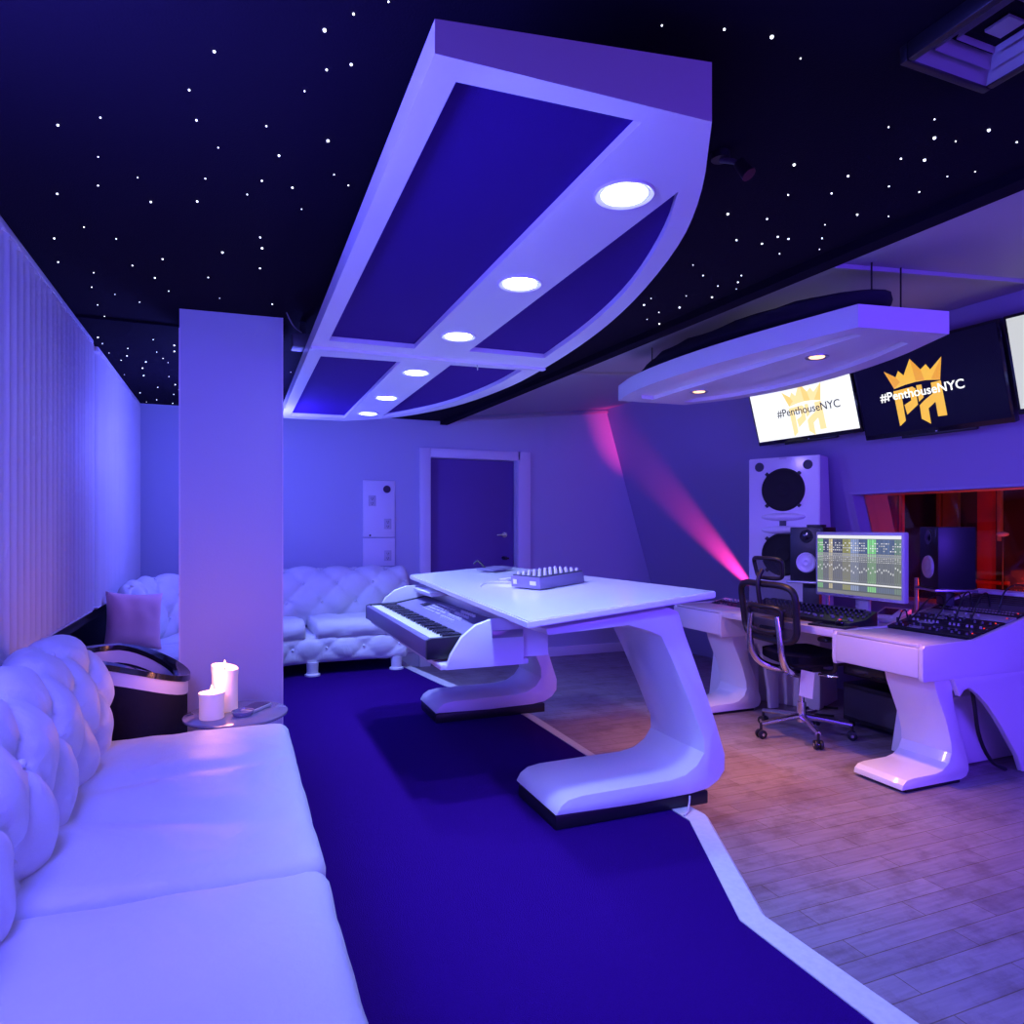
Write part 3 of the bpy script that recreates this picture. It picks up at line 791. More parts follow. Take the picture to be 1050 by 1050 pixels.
# black tub seat with white trimmed rim
def tub():
    t = thing('tub_chair', 'black barrel tub chair with white banded curved rim between near sofa and pillar', 'chair', (-.45, 3.5, PZ))
    cx, cy, r = -.46, 3.48, .265
    def ring(r0, r1, zf0, zf1, a0, a1, n=36):
        b = MB(); vs = []
        for k in range(n + 1):
            a = a0 + (a1 - a0) * k / n
            for rr, zf in ((r0, zf0), (r1, zf0), (r1, zf1), (r0, zf1)):
                vs.append((cx + rr * math.cos(a), cy + rr * math.sin(a), zf(a)))
        fs = [(i * 4 + j, i * 4 + (j + 1) % 4, i * 4 + 4 + (j + 1) % 4, i * 4 + 4 + j) for i in range(n) for j in range(4)]
        fs += [(0, 1, 2, 3), tuple(range(n * 4, n * 4 + 4))]
        b.raw(vs, fs); return b
    top = lambda a: .80 - .085 * max(0, (math.cos(a) + .25)) ** 1.5
    ring(r - .045, r, lambda a: .20, lambda a: top(a) - .07, 0, 2 * PI).build('shell', M['cloth_black'], t, sharp=50)
    ring(r - .047, r + .003, lambda a: top(a) - .07, lambda a: top(a) - .012, 0, 2 * PI).build('band', M['lacquer'], t, sharp=50)
    ring(r - .05, r + .012, lambda a: top(a) - .012, lambda a: top(a) + .012, 0, 2 * PI).build('rim', M['black_gloss'], t, sharp=50)
    b = MB(); b.lathe([(.0001, .30), (r - .05, .30), (r - .05, .54), (r - .08, .57), (.0001, .58)], (cx, cy, 0), 36); b.build('seat', M['cloth_black'], t)
    b = MB(); b.lathe([(.0001, PZ), (r - .06, PZ), (r - .04, .20), (r - .02, .30), (.0001, .30)], (cx, cy, 0), 36); b.build('base', M['black'], t)
tub()

# ================================================================== white production table
def smooth_poly(P, it=2): return [(v[0], v[1]) for v in chaikin([V((*p, 0)) for p in P], it, True)]
LEG_IN = [(1.184, .215), (1.205, .25), (1.24, .272), (1.30, .281), (1.56, .284), (1.72, .285), (1.80, .297), (1.86, .33), (1.897, .38), (1.895, .44), (1.825, .60), (1.735, .79), (1.677, .90), (1.62, .955), (1.52, .985), (1.15, .965)]
LEG_OUT = [(1.14, .99), (1.45, 1.02), (1.72, 1.048), (1.765, 1.03), (1.80, .93), (1.83, .83), (1.886, .695), (1.959, .51), (2.010, .36), (2.008, .29), (1.975, .25), (1.92, .222), (1.835, .212), (1.55, .207)]
def table():
    t = thing('production_table', 'large white lacquered table with thick C-shaped legs in the middle of the room', 'table', (1.55, 3.6, PZ))
    N, R_, F_, L_ = (1.045, 2.44, 1.000), (1.93, 2.44, 1.086), (1.83, 4.75, 1.083), (1.14, 4.75, 1.033)
    b = MB(); vs = [N, R_, F_, L_] + [(x, y, z - .030) for x, y, z in (N, R_, F_, L_)]
    tm = bmesh.new(); q = [tm.verts.new(v) for v in vs]
    for f in ((0, 1, 2, 3), (4, 7, 6, 5), (0, 4, 5, 1), (1, 5, 6, 2), (2, 6, 7, 3), (3, 7, 4, 0)): tm.faces.new([q[i] for i in f])
    bmesh.ops.recalc_face_normals(tm, faces=tm.faces); bmesh.ops.bevel(tm, geom=tm.edges[:], offset=.005, segments=2, affect='EDGES')
    b.merge(tm); b.build('tabletop', M['gloss'], t)
    poly = [p for p in LEG_IN] + [p for p in LEG_OUT]
    for y0, y1 in ((2.48, 2.90), (4.13, 4.52)):
        b = MB(); k = .0 if y0 < 3 else .0
        P = [(x, z - .032 if z > .95 else z) for x, z in LEG_IN] + [(x, z - .030 if z > .9 else z) for x, z in LEG_OUT]
        if y0 > 3: P = [(x - .03, z + .0) for x, z in P]
        b.prism(P, 'y', y0, y1, .006); b.build('leg', M['lacquer'], t, sharp=25)
        b = MB(); x0 = 1.19 if y0 < 3 else 1.16
        b.box((x0 + .37, (y0 + y1) / 2, PZ + .0285), (.74, y1 - y0 - .03, .057), .006); b.build('plinth', M['black'], t)
    # slide out keyboard tray
    b = MB(); b.box((1.05, 3.76, .745), (.42, 1.66, .025), .005); b.build('tray', M['lacquer'], t)
    for y in (2.93, 4.59):
        k = 0 if y < 3 else .02
        P = [(.86, .735), (1.23, .735), (1.23, .955 + k), (1.08, .95 + k), (1.00, .925 + k), (.935, .875 + k), (.885, .80)]
        b = MB(); b.prism(P, 'y', y - .014, y + .014, .003); o = b.build('tray_side', M['lacquer'], t)
        if y < 3:
            g = MB(); g.box((1.15, y - .016, .88), (.15, .006, .034), .002); g.build('runner', M['steel'], o)
    b = MB(); b.box((1.30, 3.76, .86), (.14, 1.62, .20), .006); b.build('drawer_box', M['lacquer'], t)
    b = MB(); b.box((1.06, 3.70, .722), (.34, 1.2, .018), .004); b.build('tray_runner', M['dkgrey'], t)
    b = MB(); b.box((1.40, 2.93, .935), (.045, .05, .04), .004, Matrix.Rotation(.4, 4, 'Y')); b.tube([(1.42, 2.93, .93), (1.45, 2.93, .912), (1.50, 2.93, .915)], .004); b.build('cable_clamp', M['black'], t)
    b = MB(); b.tube([(1.82, 2.478, .205), (1.81, 2.465, .19), (1.775, 2.43, .165), (1.745, 2.415, .157)], .004, 8, smooth=2); b.build('cable', M['silver'], t)
table()

def keyboard():
    t = thing('keyboard_synth', 'long dark stage keyboard on the pull-out tray of the white table', 'keyboard', (1.0, 3.75, .76))
    x0, x1, y0, y1 = .795, 1.225, 2.985, 4.52
    side = [(x0, .775), (x0, .855), (x0 + .02, .862), (x0 + .03, .835), (x0 + .185, .835), (x0 + .195, .865), (x1 - .05, .90), (x1, .895), (x1, .775)]
    b = MB(); b.prism(side, 'y', y0 + .03, y1 - .03, .002); b.build('case', M['synth'], t)
    full = [(x0, .772), (x0, .858), (x0 + .02, .866), (x0 + .195, .872), (x1 - .05, .906), (x1, .90), (x1, .772)]
    for ya, yb in ((y0, y0 + .03), (y1 - .03, y1)):
        b = MB(); b.prism(full, 'y', ya, yb, .003); b.build('end_cheek', M['black'], t)
    n = 45; w = (y1 - y0 - .075) / n; ys = y0 + .0375
    wk = None
    for i in range(n):
        y = ys + (n - 1 - i + .5) * w
        if wk is None:
            b = MB(); b.box((0, 0, 0), (.145, w - .0016, .022), .002); wk = k = b.build('white_key', M['ivory'], t, local=True)
        else: k = dup(wk)
        k.location = V((x0 + .105, y, .848)) - t.location
    bk = None
    for i in range(n - 1):
        if i % 7 in (2, 6): continue
        y = ys + (n - 1 - i) * w
        if bk is None:
            b = MB(); b.box((0, 0, 0), (.092, w * .52, .014), .002); bk = k = b.build('black_key', M['black_gloss'], t, local=True)
        else: k = dup(bk)
        k.location = V((x0 + .133, y, .865)) - t.location
    def deck(x): return .865 + (x - (x0 + .195)) * (.035 / (x1 - .05 - x0 - .195))
    kb = None; tilt = Matrix.Rotation(-.19, 4, 'Y')
    cnt = 0
    for yy in (4.05, 4.0, 3.95, 3.90, 3.85, 3.78, 3.73):
        for xx in (1.03, 1.06, 1.09, 1.12, 1.15):
            if (cnt * 7) % 5 == 0: cnt += 1; continue
            cnt += 1
            if kb is None:
                b = MB(); b.box((0, 0, 0), (.013, .024, .006), .001); kb = k = b.build('panel_button', M['knob'], t, local=True)
            else: k = dup(kb)
            k.location = V((xx, yy, deck(xx) + .002)) - t.location
    kk = None
    for yy in (3.60, 3.56, 3.52, 3.48, 3.44, 3.40):
        for xx in (1.04, 1.08, 1.12, 1.155):
            if kk is None:
                b = MB(); b.lathe([(.0001, -.002), (.009, -.002), (.008, .012), (.0001, .012)], (0, 0, 0), 10); kk = k = b.build('knob', M['knob'], t, local=True)
            else: k = dup(kk)
            k.location = V((xx, yy, deck(xx) + .002)) - t.location
    b = MB(); b.box((1.10, 4.16, deck(1.10) + .002), (.05, .10, .004), .001, Matrix.Rotation(-.12, 4, 'Y')); b.build('display', M['black_gloss'], t)
keyboard()

def tz(x, y): return 1.0 + (x - 1.06) * .085 + (y - 2.44) * .012
def tabletop_items():
    t = thing('synth_module', 'compact dark desktop synth with pale knobs lying on the white table', 'synthesizer', (1.52, 3.33, tz(1.52, 3.33)))
    c = V((1.55, 3.35)); R = Matrix.Rotation(math.radians(14), 4, 'Z') @ Matrix.Rotation(-.08, 4, 'Y'); z0 = tz(1.55, 3.35)
    b = MB(); b.box((c.x, c.y, z0 + .034), (.30, .25, .058), .004, R); b.build('case', M['synth'], t)
    b = MB(); b.box((c.x, c.y, z0 + .0665), (.285, .235, .008), .002, R); b.build('panel', M['dkgrey'], t)
    kk = None
    for i in range(8):
        for j in range(5):
            p = R @ V((-.125 + i * .036, -.095 + j * .045, .036))
            if kk is None:
                b = MB(); b.lathe([(.0001, 0), (.009, 0), (.0075, .015), (.0001, .015)], (0, 0, 0), 10); kk = k = b.build('knob', M['knob'], t, local=True)
            else: k = dup(kk)
            k.location = V((c.x, c.y, z0 + .034)) + p - t.location
    b = MB(); b.box(V((c.x, c.y, z0 + .034)) + R @ V((-.152, -.07, 0)), (.003, .05, .02), 0, R); b.build('jack_plate', M['knob'], t)
    b = MB(); b.box(V((c.x, c.y, z0 + .034)) + R @ V((-.152, .085, 0)), (.003, .03, .024), 0, R); b.build('badge', M['knob'], t)
    # small device + cable at the far edge
    t = thing('tablet', 'thin dark tablet lying near the far edge of the white table', 'tablet', (1.66, 4.45, tz(1.66, 4.45)))
    b = MB(); b.box((1.64, 4.40, tz(1.64, 4.40) + .011), (.16, .20, .012), .003, Matrix.Rotation(.3, 4, 'Z') @ Matrix.Rotation(-.085, 4, 'Y')); b.build('body', M['synth'], t)
    b = MB(); b.tube([(1.60, 4.47, tz(1.6, 4.47) + .014), (1.575, 4.50, tz(1.57, 4.5) + .05), (1.56, 4.52, tz(1.56, 4.52) + .07), (1.54, 4.54, tz(1.54, 4.54) + .045)], .006, 8, smooth=2); b.build('plug_lead', M['black'], t)
    b = MB(); z = lambda x, y: tz(x, y) + .004
    P = [(1.27, 3.62), (1.30, 3.70), (1.37, 3.75), (1.42, 3.70), (1.46, 3.62), (1.49, 3.50)]
    b.tube([(x, y, z(x, y)) for x, y in P], .004, 8, smooth=2)
    tag(b.build('audio_cable', M['silver'], loc=(1.27, 3.62, z(1.27, 3.62))), 'thin pale cable curling over the white table beside the synth', 'cable')
    t = thing('slim_remote', 'slim grey stick device lying beside the synth on the white table', 'remote', (1.42, 3.66, tz(1.42, 3.66)))
    b = MB(); b.box((1.50, 3.75, tz(1.5, 3.75) + .010), (.06, .16, .010), .003, Matrix.Rotation(-1.0, 4, 'Z') @ Matrix.Rotation(-.05, 4, 'Y')); b.build('body', M['silver'], t)
tabletop_items()

# ================================================================== mixing desk
def side_profile(xe): return [(3.275, .565), (3.268, .60), (3.268, .735), (3.285, .755), (3.67, .762), (xe - .05, slope(xe - .05) ), (xe, slope(xe - .05) - .01), (xe, .565)]
PODS = (2.50, 4.08); XE = (4.55, 3.80)
def slope(x): return .762 + (x - 3.67) * (.198 / .83)
def desk():
    t = thing('mixing_desk', 'white lacquered studio desk with two rack wings on curved legs', 'desk', (3.8, 3.6, 0))
    b = MB(); b.box((3.65, 3.58, .735), (.75, 1.0, .045), .006); b.build('worktop', M['desk_edge'], t)
    for y0, xe in zip(PODS, XE):
        y1 = y0 + .58
        b = MB(); b.prism([(3.30, .575), (3.30, .73), (3.66, .735), (xe - .07, slope(xe - .07) - .05), (xe - .07, .575)], 'y', y0 + .03, y1 - .03); b.build('rack_box', M['lacquer'], t)
        for a, c in ((y0, y0 + .028), (y1 - .028, y1)):
            b = MB(); b.prism(side_profile(xe), 'y', a, c, .005); b.build('side_panel', M['lacquer'], t, sharp=25)
        dl = .385 if xe > 4 else .285
        b = MB(); b.box((3.2775 + dl / 2, (y0 + y1) / 2, .748), (dl, .522, .016), .003); b.build('wrist_deck', M['desk_edge'], t)
        b = MB(); b.box((3.278, (y0 + y1) / 2, .66), (.022, .525, .155), .006); o = b.build('drawer_front', M['lacquer'], t)
        b = MB(); b.prism([(xe - .09, slope(xe) - .08), (xe - .09, slope(xe) - .015), (xe - .05, slope(xe) - .005), (xe - .03, slope(xe) - .06)], 'y', y0 + .03, y1 - .03); b.build('rear_rail', M['lacquer'], t)
        inn = [(3.158, .018), (3.165, .045), (3.19, .065), (3.234, .072), (3.40, .074), (3.455, .085), (3.50, .115), (3.525, .165), (3.52, .22), (3.487, .327), (3.44, .43), (3.405, .51), (3.391, .563)]
        out = [(3.55, .563), (3.53, .49), (3.545, .40), (3.58, .30), (3.63, .17), (3.655, .10), (3.66, .06), (3.64, .03), (3.60, .018)]
        b = MB(); b.prism(inn + out, 'y', y0 + .03, y0 + .33, .005); b.build('curved_leg', M['lacquer'], t, sharp=25)
        b = MB(); b.prism([(3.20, 0), (3.20, .018), (3.60, .018), (3.60, 0)], 'y', y0 + .04, y0 + .32); b.build('plinth', M['black'], t)
        arch = [(3.50, .567), (3.545, .47), (3.575, .50), (3.617, .511), (3.68, .475), (3.762, .406), (3.84, .32), (3.90, .246), (3.96, .165), (4.01, .10), (4.05, .01), (4.55, .01), (4.55, .567)]
        if xe < 4: arch = [(3.50, .567), (3.545, .47), (3.575, .50), (3.60, .505), (3.64, .44), (3.68, .30), (3.71, .15), (3.72, .01), (3.80, .01), (3.80, .567)]
        b = MB(); b.prism(arch, 'y', y0, y0 + .03, .003); b.build('arch_leg', M['lacquer'], t, sharp=25)
        b = MB(); b.prism([(3.70, .01), (3.78, .40), (xe - .1, .40), (xe - .1, .01)] if xe > 4 else [(3.58, .01), (3.63, .40), (3.79, .40), (3.79, .01)], 'y', y0 + .20, y1 - .04, .004); b.build('cable_bay', M['lacquer'], t)
    b = MB(); b.box((3.98, 3.58, .65), (.03, .98, .12), .004); b.build('modesty_rail', M['lacquer'], t)
    b = MB(); b.tube([(3.72, 2.56, .50), (3.73, 2.55, .40), (3.76, 2.55, .22), (3.85, 2.54, .07), (4.0, 2.56, .012)], .010, 8, smooth=2); b.build('power_cable', M['black'], t)
desk()

def rack(x0, d, y0, label, style, seed):
    """19 inch unit lying in the sloped bay"""
    rnd = random.Random(seed)
    t = thing('rack_unit', label, 'audio rack unit', (x0 + d / 2, y0 + .29, slope(x0)))
    ang = math.atan(.198 / .83); R = Matrix.Rotation(-ang, 4, 'Y')
    yc = y0 + .29; xc = x0 + d / 2; o = V((xc, yc, slope(xc) - .006))
    L = d / math.cos(ang) - .004
    b = MB(); b.box(o, (L, .515, .022), .002, R); b.build('faceplate', M['black'] if style != 'g' else M['grey'], t)
    for s in (-1, 1):
        b = MB(); b.cyl(o + R @ V((0, s * .245, .010)), o + R @ V((0, s * .245, .015)), .006, n=8); b.build('rack_screw', M['chrome'], t)
    kk = None
    n = {'k': 11, 's': 18, 'g': 7, 'j': 24}[style]
    for r in ((-.2, .2) if style in 'kj' else (0,)):
        for i in range(n):
            if style != 'j' and rnd.random() < .35: continue
            y = .215 - i * .43 / (n - 1)
            if kk is None:
                b = MB()
                if style == 'j': b.lathe([(.0001, 0), (.006, 0), (.006, .002), (.0001, .002)], (0, 0, 0), 8)
                else: b.lathe([(.0001, 0), (.008, 0), (.006, .014), (.0001, .014)], (0, 0, 0), 10)
                kk = k = b.build('jack' if style == 'j' else 'knob', M['silver' if style == 'j' else ('grey' if seed % 2 else 'dkgrey')], t, local=True)
            else: k = dup(kk)
            k.location = o + R @ V((r * d, y, .011)) - t.location
    b = MB(); b.cyl(o + R @ V((.1 * d, -.228, .010)), o + R @ V((.1 * d, -.228, .015)), .004, n=8); b.build('pilot_lamp', M['led_red'], t)
    b = MB(); b.box(o + R @ V((-.1 * d, .10, .012)), (d * .35, .09, .003), .0, R); b.build('meter', M['grey'], t)
for pi_, y0 in enumerate(PODS):
    side = ('right-hand', 'left-hand')[pi_]
    xs = [3.572, 3.665] if pi_ else [3.68, 3.775, 3.87, 3.965, 4.06, 4.155]
    st = ['k', 's', 'k', 'g', 'j', 'j'] if pi_ == 0 else ['s', 'k', 'g', 'k', 's', 'j']
    posn = ['frontmost', 'second from the front', 'third from the front', 'fourth from the front', 'fifth from the front', 'sixth from the front']
    if pi_: posn = ['front', 'rear']
    for k in range(5 if pi_ == 0 else 2):
        rack(xs[k], .09, y0, f'{posn[k]} {"grey" if st[k] == "g" else "black"} rack unit in the {side} wing of the mixing desk', st[k], pi_ * 10 + k)
    if pi_ == 1: continue
    t = thing('blank_panel', f'dark rear blank panel behind the rack units of the {side} wing', 'rack panel', (4.30, y0 + .29, slope(4.30) - .01))
    b = MB(); b.box((4.305, y0 + .29, slope(4.305) - .012), (.29, .515, .012), .002, Matrix.Rotation(-math.atan(.198 / .83), 4, 'Y')); b.build('panel', M['dkgrey'], t)
    b = MB()
    for k in range(5): b.box((4.28 + .035 * k, y0 + .29, slope(4.28 + .035 * k) - .005), (.010, .42, .004), 0, Matrix.Rotation(-math.atan(.198 / .83), 4, 'Y'))
    b.build('vent_slots', M['black'], t)
# patch cables arching over the right wing
cab = [((4.09, 2.98), (3.80, 2.99), .08), ((4.17, 2.93), (3.83, 2.86), .07), ((4.13, 2.84), (3.90, 2.78), .10), ((4.17, 2.76), (3.92, 2.70), .09), ((4.10, 2.66), (4.35, 2.60), .12), ((3.79, 3.0), (3.73, 3.02), .06)]
pos = ['nearest the screen', 'second from the screen', 'third from the screen', 'fourth from the screen', 'farthest from the screen, at the rear', 'looped at the front corner of the wing']
for i, ((xa, ya), (xb, yb), h) in enumerate(cab):
    za, zb = slope(xa) + .012, slope(xb) + .012
    b = MB(); b.tube([(xa, ya, za), (xa * .9 + xb * .1, ya * .9 + yb * .1, za + h), ((xa + xb) / 2, (ya + yb) / 2, (za + zb) / 2 + h * 1.1), (xa * .2 + xb * .8, ya * .2 + yb * .8, zb + h * .5), (xb, yb, zb)], .0045, 8, smooth=3)
    for x, y, z in ((xa, ya, za), (xb, yb, zb)): b.cyl((x, y, z - .006), (x, y, z + .03), .006, n=8)
    tag(b.build('patch_cable', M['black'], loc=(xa, ya, za)), f'black patch cable over the right-hand rack wing, {pos[i]}', 'cable')

def console():
    t = thing('mixing_console', 'wide black fader console on the desk in front of the screen', 'mixing console', (3.66, 3.55, .757))
    y0, y1 = 3.10, 4.06; yc = (y0 + y1) / 2
    b = MB(); b.prism([(3.43, .758), (3.43, .785), (3.56, .80), (3.66, .845), (3.66, .758)], 'y', y0, y1, .004); b.build('case', M['black'], t)
    f0 = k0 = None
    for i in range(24):
        y = y0 + .03 + i * (y1 - y0 - .06) / 23
        b_ = None
        if f0 is None:
            b = MB(); b.box((0, 0, 0), (.022, .011, .012), .002); f0 = f = b.build('fader', M['grey'], t, local=True)
        else: f = dup(f0)
        x = 3.455 + random.random() * .08
        f.location = V((x, y, .785 + (x - 3.43) * .115 + .007)) - t.location
        for j in range(3):
            x = 3.575 + j * .028
            if k0 is None:
                b = MB(); b.lathe([(.0001, 0), (.008, 0), (.006, .013), (.0001, .013)], (0, 0, 0), 8); k0 = k = b.build('knob', M['dkgrey'], t, local=True)
            else: k = dup(k0)
            k.location = V((x, y, .80 + (x - 3.56) * .45 + .001)) - t.location
    b = MB(); b.box((3.648, yc, .846), (.02, .80, .006), .001); b.build('meter_bridge', M['dkgrey'], t)
console()

def screen():
    t = thing('computer_screen', 'large silver framed computer screen showing a multitrack mixer window on the desk', 'screen', (3.75, 3.31, .757))
    b = MB(); b.box((3.745, 3.31, 1.117), (.04, .682, .43), .008); b.build('casing', M['silver'], t)
    b = MB(); b.box((3.78, 3.31, .92), (.03, .10, .32), .006); b.box((3.765, 3.31, .765), (.14, .22, .014), .004); b.build('stand', M['silver'], t)
    # picture: little coloured rectangles in one flat mesh
    vs, fs, cs = [], [], []
    W, Hh = .645, .388; rnd = random.Random(3)
    def rect(u0, v0, u1, v1, col, lay):
        i = len(vs); x = 3.7240 - lay * .0003
        for u, v in ((u0, v0), (u1, v0), (u1, v1), (u0, v1)): vs.append((x, 3.31 + W / 2 - u * W, 1.117 - Hh / 2 + v * Hh))
        fs.append((i, i + 1, i + 2, i + 3)); cs.append(col)
    g = lambda a: (a, a, a * 1.02)
    rect(0, 0, 1, 1, (.12, .13, .14), 0); rect(0, .945, 1, 1, (.85, .86, .88), 1)
    n = 40
    groups = [(0, 3, (.18, .5, .18)), (3, 6, (.06, .07, .13)), (6, 8, (.62, .52, .28)), (8, 13, (.07, .08, .14)), (13, 17, (.32, .32, .10)), (17, 21, (.28, .36, .62)), (21, 25, (.08, .12, .25)), (25, 29, (.25, .75, .28)), (29, 37, (.10, .15, .28)), (37, 40, (.16, .26, .22))]
    for a, c, col in groups:
        for k in range(a, c):
            u0 = k / n + .002; u1 = (k + 1) / n - .002
            h = rnd.uniform(.8, 1.15)
            rect(u0, .70, u1, .935, tuple(q * h for q in col), 1)
            rect(u0, .64, u1, .695, g(.42), 1); rect(u0 + .004, .65, u1 - .004, .685, tuple(q * .7 + .12 for q in col), 2)
            rect(u0, .22, u1, .635, tuple(q * .30 + .17 for q in col), 1)
            rect(u0 + .009, .25, u0 + .012, .60, g(.03), 2)
            fy = rnd.uniform(.36, .48); rect(u0 + .006, fy, u0 + .016, fy + .03, g(.75), 3)
            for v in (.86, .82, .78, .74):
                if rnd.random() < .6: rect(u0 + .003, v, u1 - .003, v + .018, g(rnd.uniform(.35, .95)), 2)
            for v in (.56, .59, .62): rect(u0 + .003, v, u1 - .003, v + .012, g(rnd.uniform(.3, .7)), 3)
            rect(u0, .08, u1, .165, tuple(q * .7 + .08 for q in col), 1)
    rect(0, .185, 1, .21, g(.85), 1); rect(0, .0, 1, .06, g(.22), 1)
    me = bpy.data.meshes.new('display'); o0 = t.location
    me.from_pydata([V(v) - o0 for v in vs], [], fs)
    at = me.color_attributes.new('pix', 'FLOAT_COLOR', 'CORNER')
    for p, c in zip(me.polygons, cs):
        for li in p.loop_indices: at.data[li].color = (*c, 1)
    me.materials.append(M['ui'])
    o = bpy.data.objects.new('display', me); COL.objects.link(o); o.parent = t
screen()

def monitor(cx, cy, nx, ny, label, pad, zb=.985, dp=.22):
    """small two-way studio monitor, front centre at (cx,cy), facing (nx,ny)"""
    a = math.atan2(ny, nx)
    t = thing('studio_monitor', label, 'speaker', (cx, cy, zb))
    T = Matrix.Translation((cx, cy, zb)) @ Matrix.Rotation(a, 4, 'Z')
    b = MB(); b.T = T; b.box((-dp / 2, 0, .19), (dp, .235, .38), .006); b.build('cabinet', M['black'], t)
    Ry = Matrix.Rotation(PI / 2, 4, 'Y')
    b = MB(); b.T = T; b.lathe([(.0001, .003), (.018, .010), (.034, .004), (.058, .008), (.064, .012), (.070, .008), (.072, .0), (.0001, -.002)], (0, 0, .130), 36, Ry); b.build('woofer_cone', M['lacquer'], t)
    b = MB(); b.T = T; b.lathe([(.0001, .006), (.012, .006), (.02, .002), (.045, .004), (.048, .0), (.0001, -.002)], (0, 0, .315), 28, Ry); b.build('tweeter', M['black_gloss'], t)
    b = MB(); b.T = T; b.box((.002, .095, .34), (.003, .012, .05)); b.build('badge', M['dkgrey'], t)
    if pad: b = MB(); b.T = T; b.box((-.10, .03, .389), (.10, .10, .018), .003); b.build('top_pad', M['black'], t)
    return t
monitor(4.05, 3.06, -.88, .47, 'black studio monitor with a white cone right of the computer screen', False)
monitor(3.75, 3.76, -.93, -.37, 'black studio monitor with a white cone left of the computer screen', True)
def mon_stand(cx, cy, nx, ny, zb, post, label, z0=.757):
    a = math.atan2(ny, nx)
    t = thing('monitor_stand', label, 'speaker stand', (cx, cy, .757))
    T = Matrix.Translation((cx, cy, 0)) @ Matrix.Rotation(a, 4, 'Z')
    b = MB(); b.T = T; b.box((-.10, 0, zb - .010), (.25, .27, .016), .004); b.build('shelf', M['steel'], t)
    b = MB(); b.T = T; b.box((-.10, 0, (z0 + zb - .021) / 2), (.05, .12, zb - .021 - z0), .004); b.build('column', M['dkgrey'], t)
    b = MB(); b.T = T; b.cyl((.005, post, .757), (.005, post, zb + .05), .012, n=16); b.build('post', M['steel'], t)
mon_stand(4.05, 3.06, -.88, .47, .985, -.15, 'grey metal shelf stand holding the monitor right of the screen', .878)
mon_stand(3.75, 3.76, -.93, -.37, .985, .15, 'grey metal shelf stand holding the monitor left of the screen')

def main_speaker():
    t = thing('main_speaker', 'tall white twin-woofer main speaker standing at the leaning wall behind the desk', 'speaker', (3.95, 4.2, 0))
    P1, P2 = V((4.05, 3.93)), V((3.81, 4.417)); u = (P2 - P1).normalized(); nrm = V((-u.y, u.x)); nrm = nrm if nrm.x < 0 else -nrm
    w = (P2 - P1).length
    c = (P1 + P2) / 2
    T = Matrix(((nrm.x, u.x, 0, c.x), (nrm.y, u.y, 0, c.y), (0, 0, 1, 0), (0, 0, 0, 1)))
    # back follows the leaning wall
    def back(sy, z):
        q = c + u * sy; d = 0
        while d < .9 and (q - nrm * d).x < WX((q - nrm * d).y, z) - .012: d += .004
        return -d
    b = MB(); b.T = T; vs = []
    for z in (0, 1.906):
        for sy in (-w / 2, w / 2): vs += [(0, sy, z), (max(-.42, back(sy, z)), sy, z)]
    tm = bmesh.new(); q = [tm.verts.new(v) for v in vs]
    for f in ((0, 1, 3, 2), (4, 6, 7, 5), (0, 2, 6, 4), (1, 5, 7, 3), (0, 4, 5, 1), (2, 3, 7, 6)): tm.faces.new([q[i] for i in f])
    bmesh.ops.recalc_face_normals(tm, faces=tm.faces); bmesh.ops.bevel(tm, geom=tm.edges[:], offset=.006, segments=2, affect='EDGES')
    b.merge(tm); b.build('cabinet', M['lacquer'], t)
    Ry = Matrix.Rotation(PI / 2, 4, 'Y')
    for z in (1.655, 1.155):
        b = MB(); b.T = T; b.lathe([(.0001, .004), (.05, .012), (.065, .004), (.135, .012), (.150, .018), (.163, .012), (.166, 0), (.0001, -.003)], (0, 0, z), 48, Ry)
        o = b.build('woofer', M['rubber'], t)
        for k in range(4):
            a = PI / 4 + k * PI / 2
            b = MB(); b.T = T; b.box((.006, .172 * math.cos(a), z + .172 * math.sin(a)), (.012, .026, .026), .002, Matrix.Rotation(a, 4, 'X')); b.build('clamp', M['black'], o)
    for s in (-1, 1):
        b = MB(); b.T = T; b.lathe([(.0001, -.003), (.036, -.003), (.036, .003), (.030, .004), (.028, .001), (.0001, .001)], (0, s * .185, 1.838), 24, Ry); b.build('port', M['dkgrey'], t)
    for z, hh in ((1.445, 1), (1.345, -1)):
        b = MB(); b.T = T; tm = bmesh.new(); bmesh.ops.create_uvsphere(tm, u_segments=36, v_segments=14, radius=1)
        for v in tm.verts: v.co = (v.co.x * .045, v.co.y * .17, v.co.z * .032)
        b.merge(tm, Matrix.Translation((0, 0, z))); b.build('horn_lip', M['lacquer'], t)
    b = MB(); b.T = T; b.box((.004, 0, 1.395), (.012, .05, .07), .003); b.build('tweeter', M['dkgrey'], t)
    b = MB(); b.T = T; b.box((.004, 0, 1.897), (.01, .055, .012), .002); b.build('badge', M['knob'], t)
main_speaker()

# small silver controller, tablet, papers on the desk
t = thing('remote_controller', 'silver wedge monitor controller on the desk left of the right-hand rack wing', 'controller', (3.90, 3.21, .757))
R = Matrix.Rotation(math.radians(12), 4, 'Z')
b = MB(); b.T = Matrix.Translation((3.90, 3.21, .758)) @ R
b.prism([(-.11, .0), (-.11, .02), (.10, .085), (.10, 0)], 'y', -.085, .085, .004); b.build('body', M['silver'], t)
sl = math.atan(.065 / .21); Rs = Matrix.Rotation(-sl, 4, 'Y')
b = MB(); b.T = Matrix.Translation((3.90, 3.21, .758)) @ R; b.box((.02, .02, .063), (.10, .09, .004), 0, Rs); b.build('display', M['black_gloss'], t)
b = MB(); b.T = Matrix.Translation((3.90, 3.21, .758)) @ R
for k in range(4): b.box((-.06, .05 - .03 * k, .038), (.016, .018, .006), .001, Rs)
b.build('key_row', M['knob'], t)
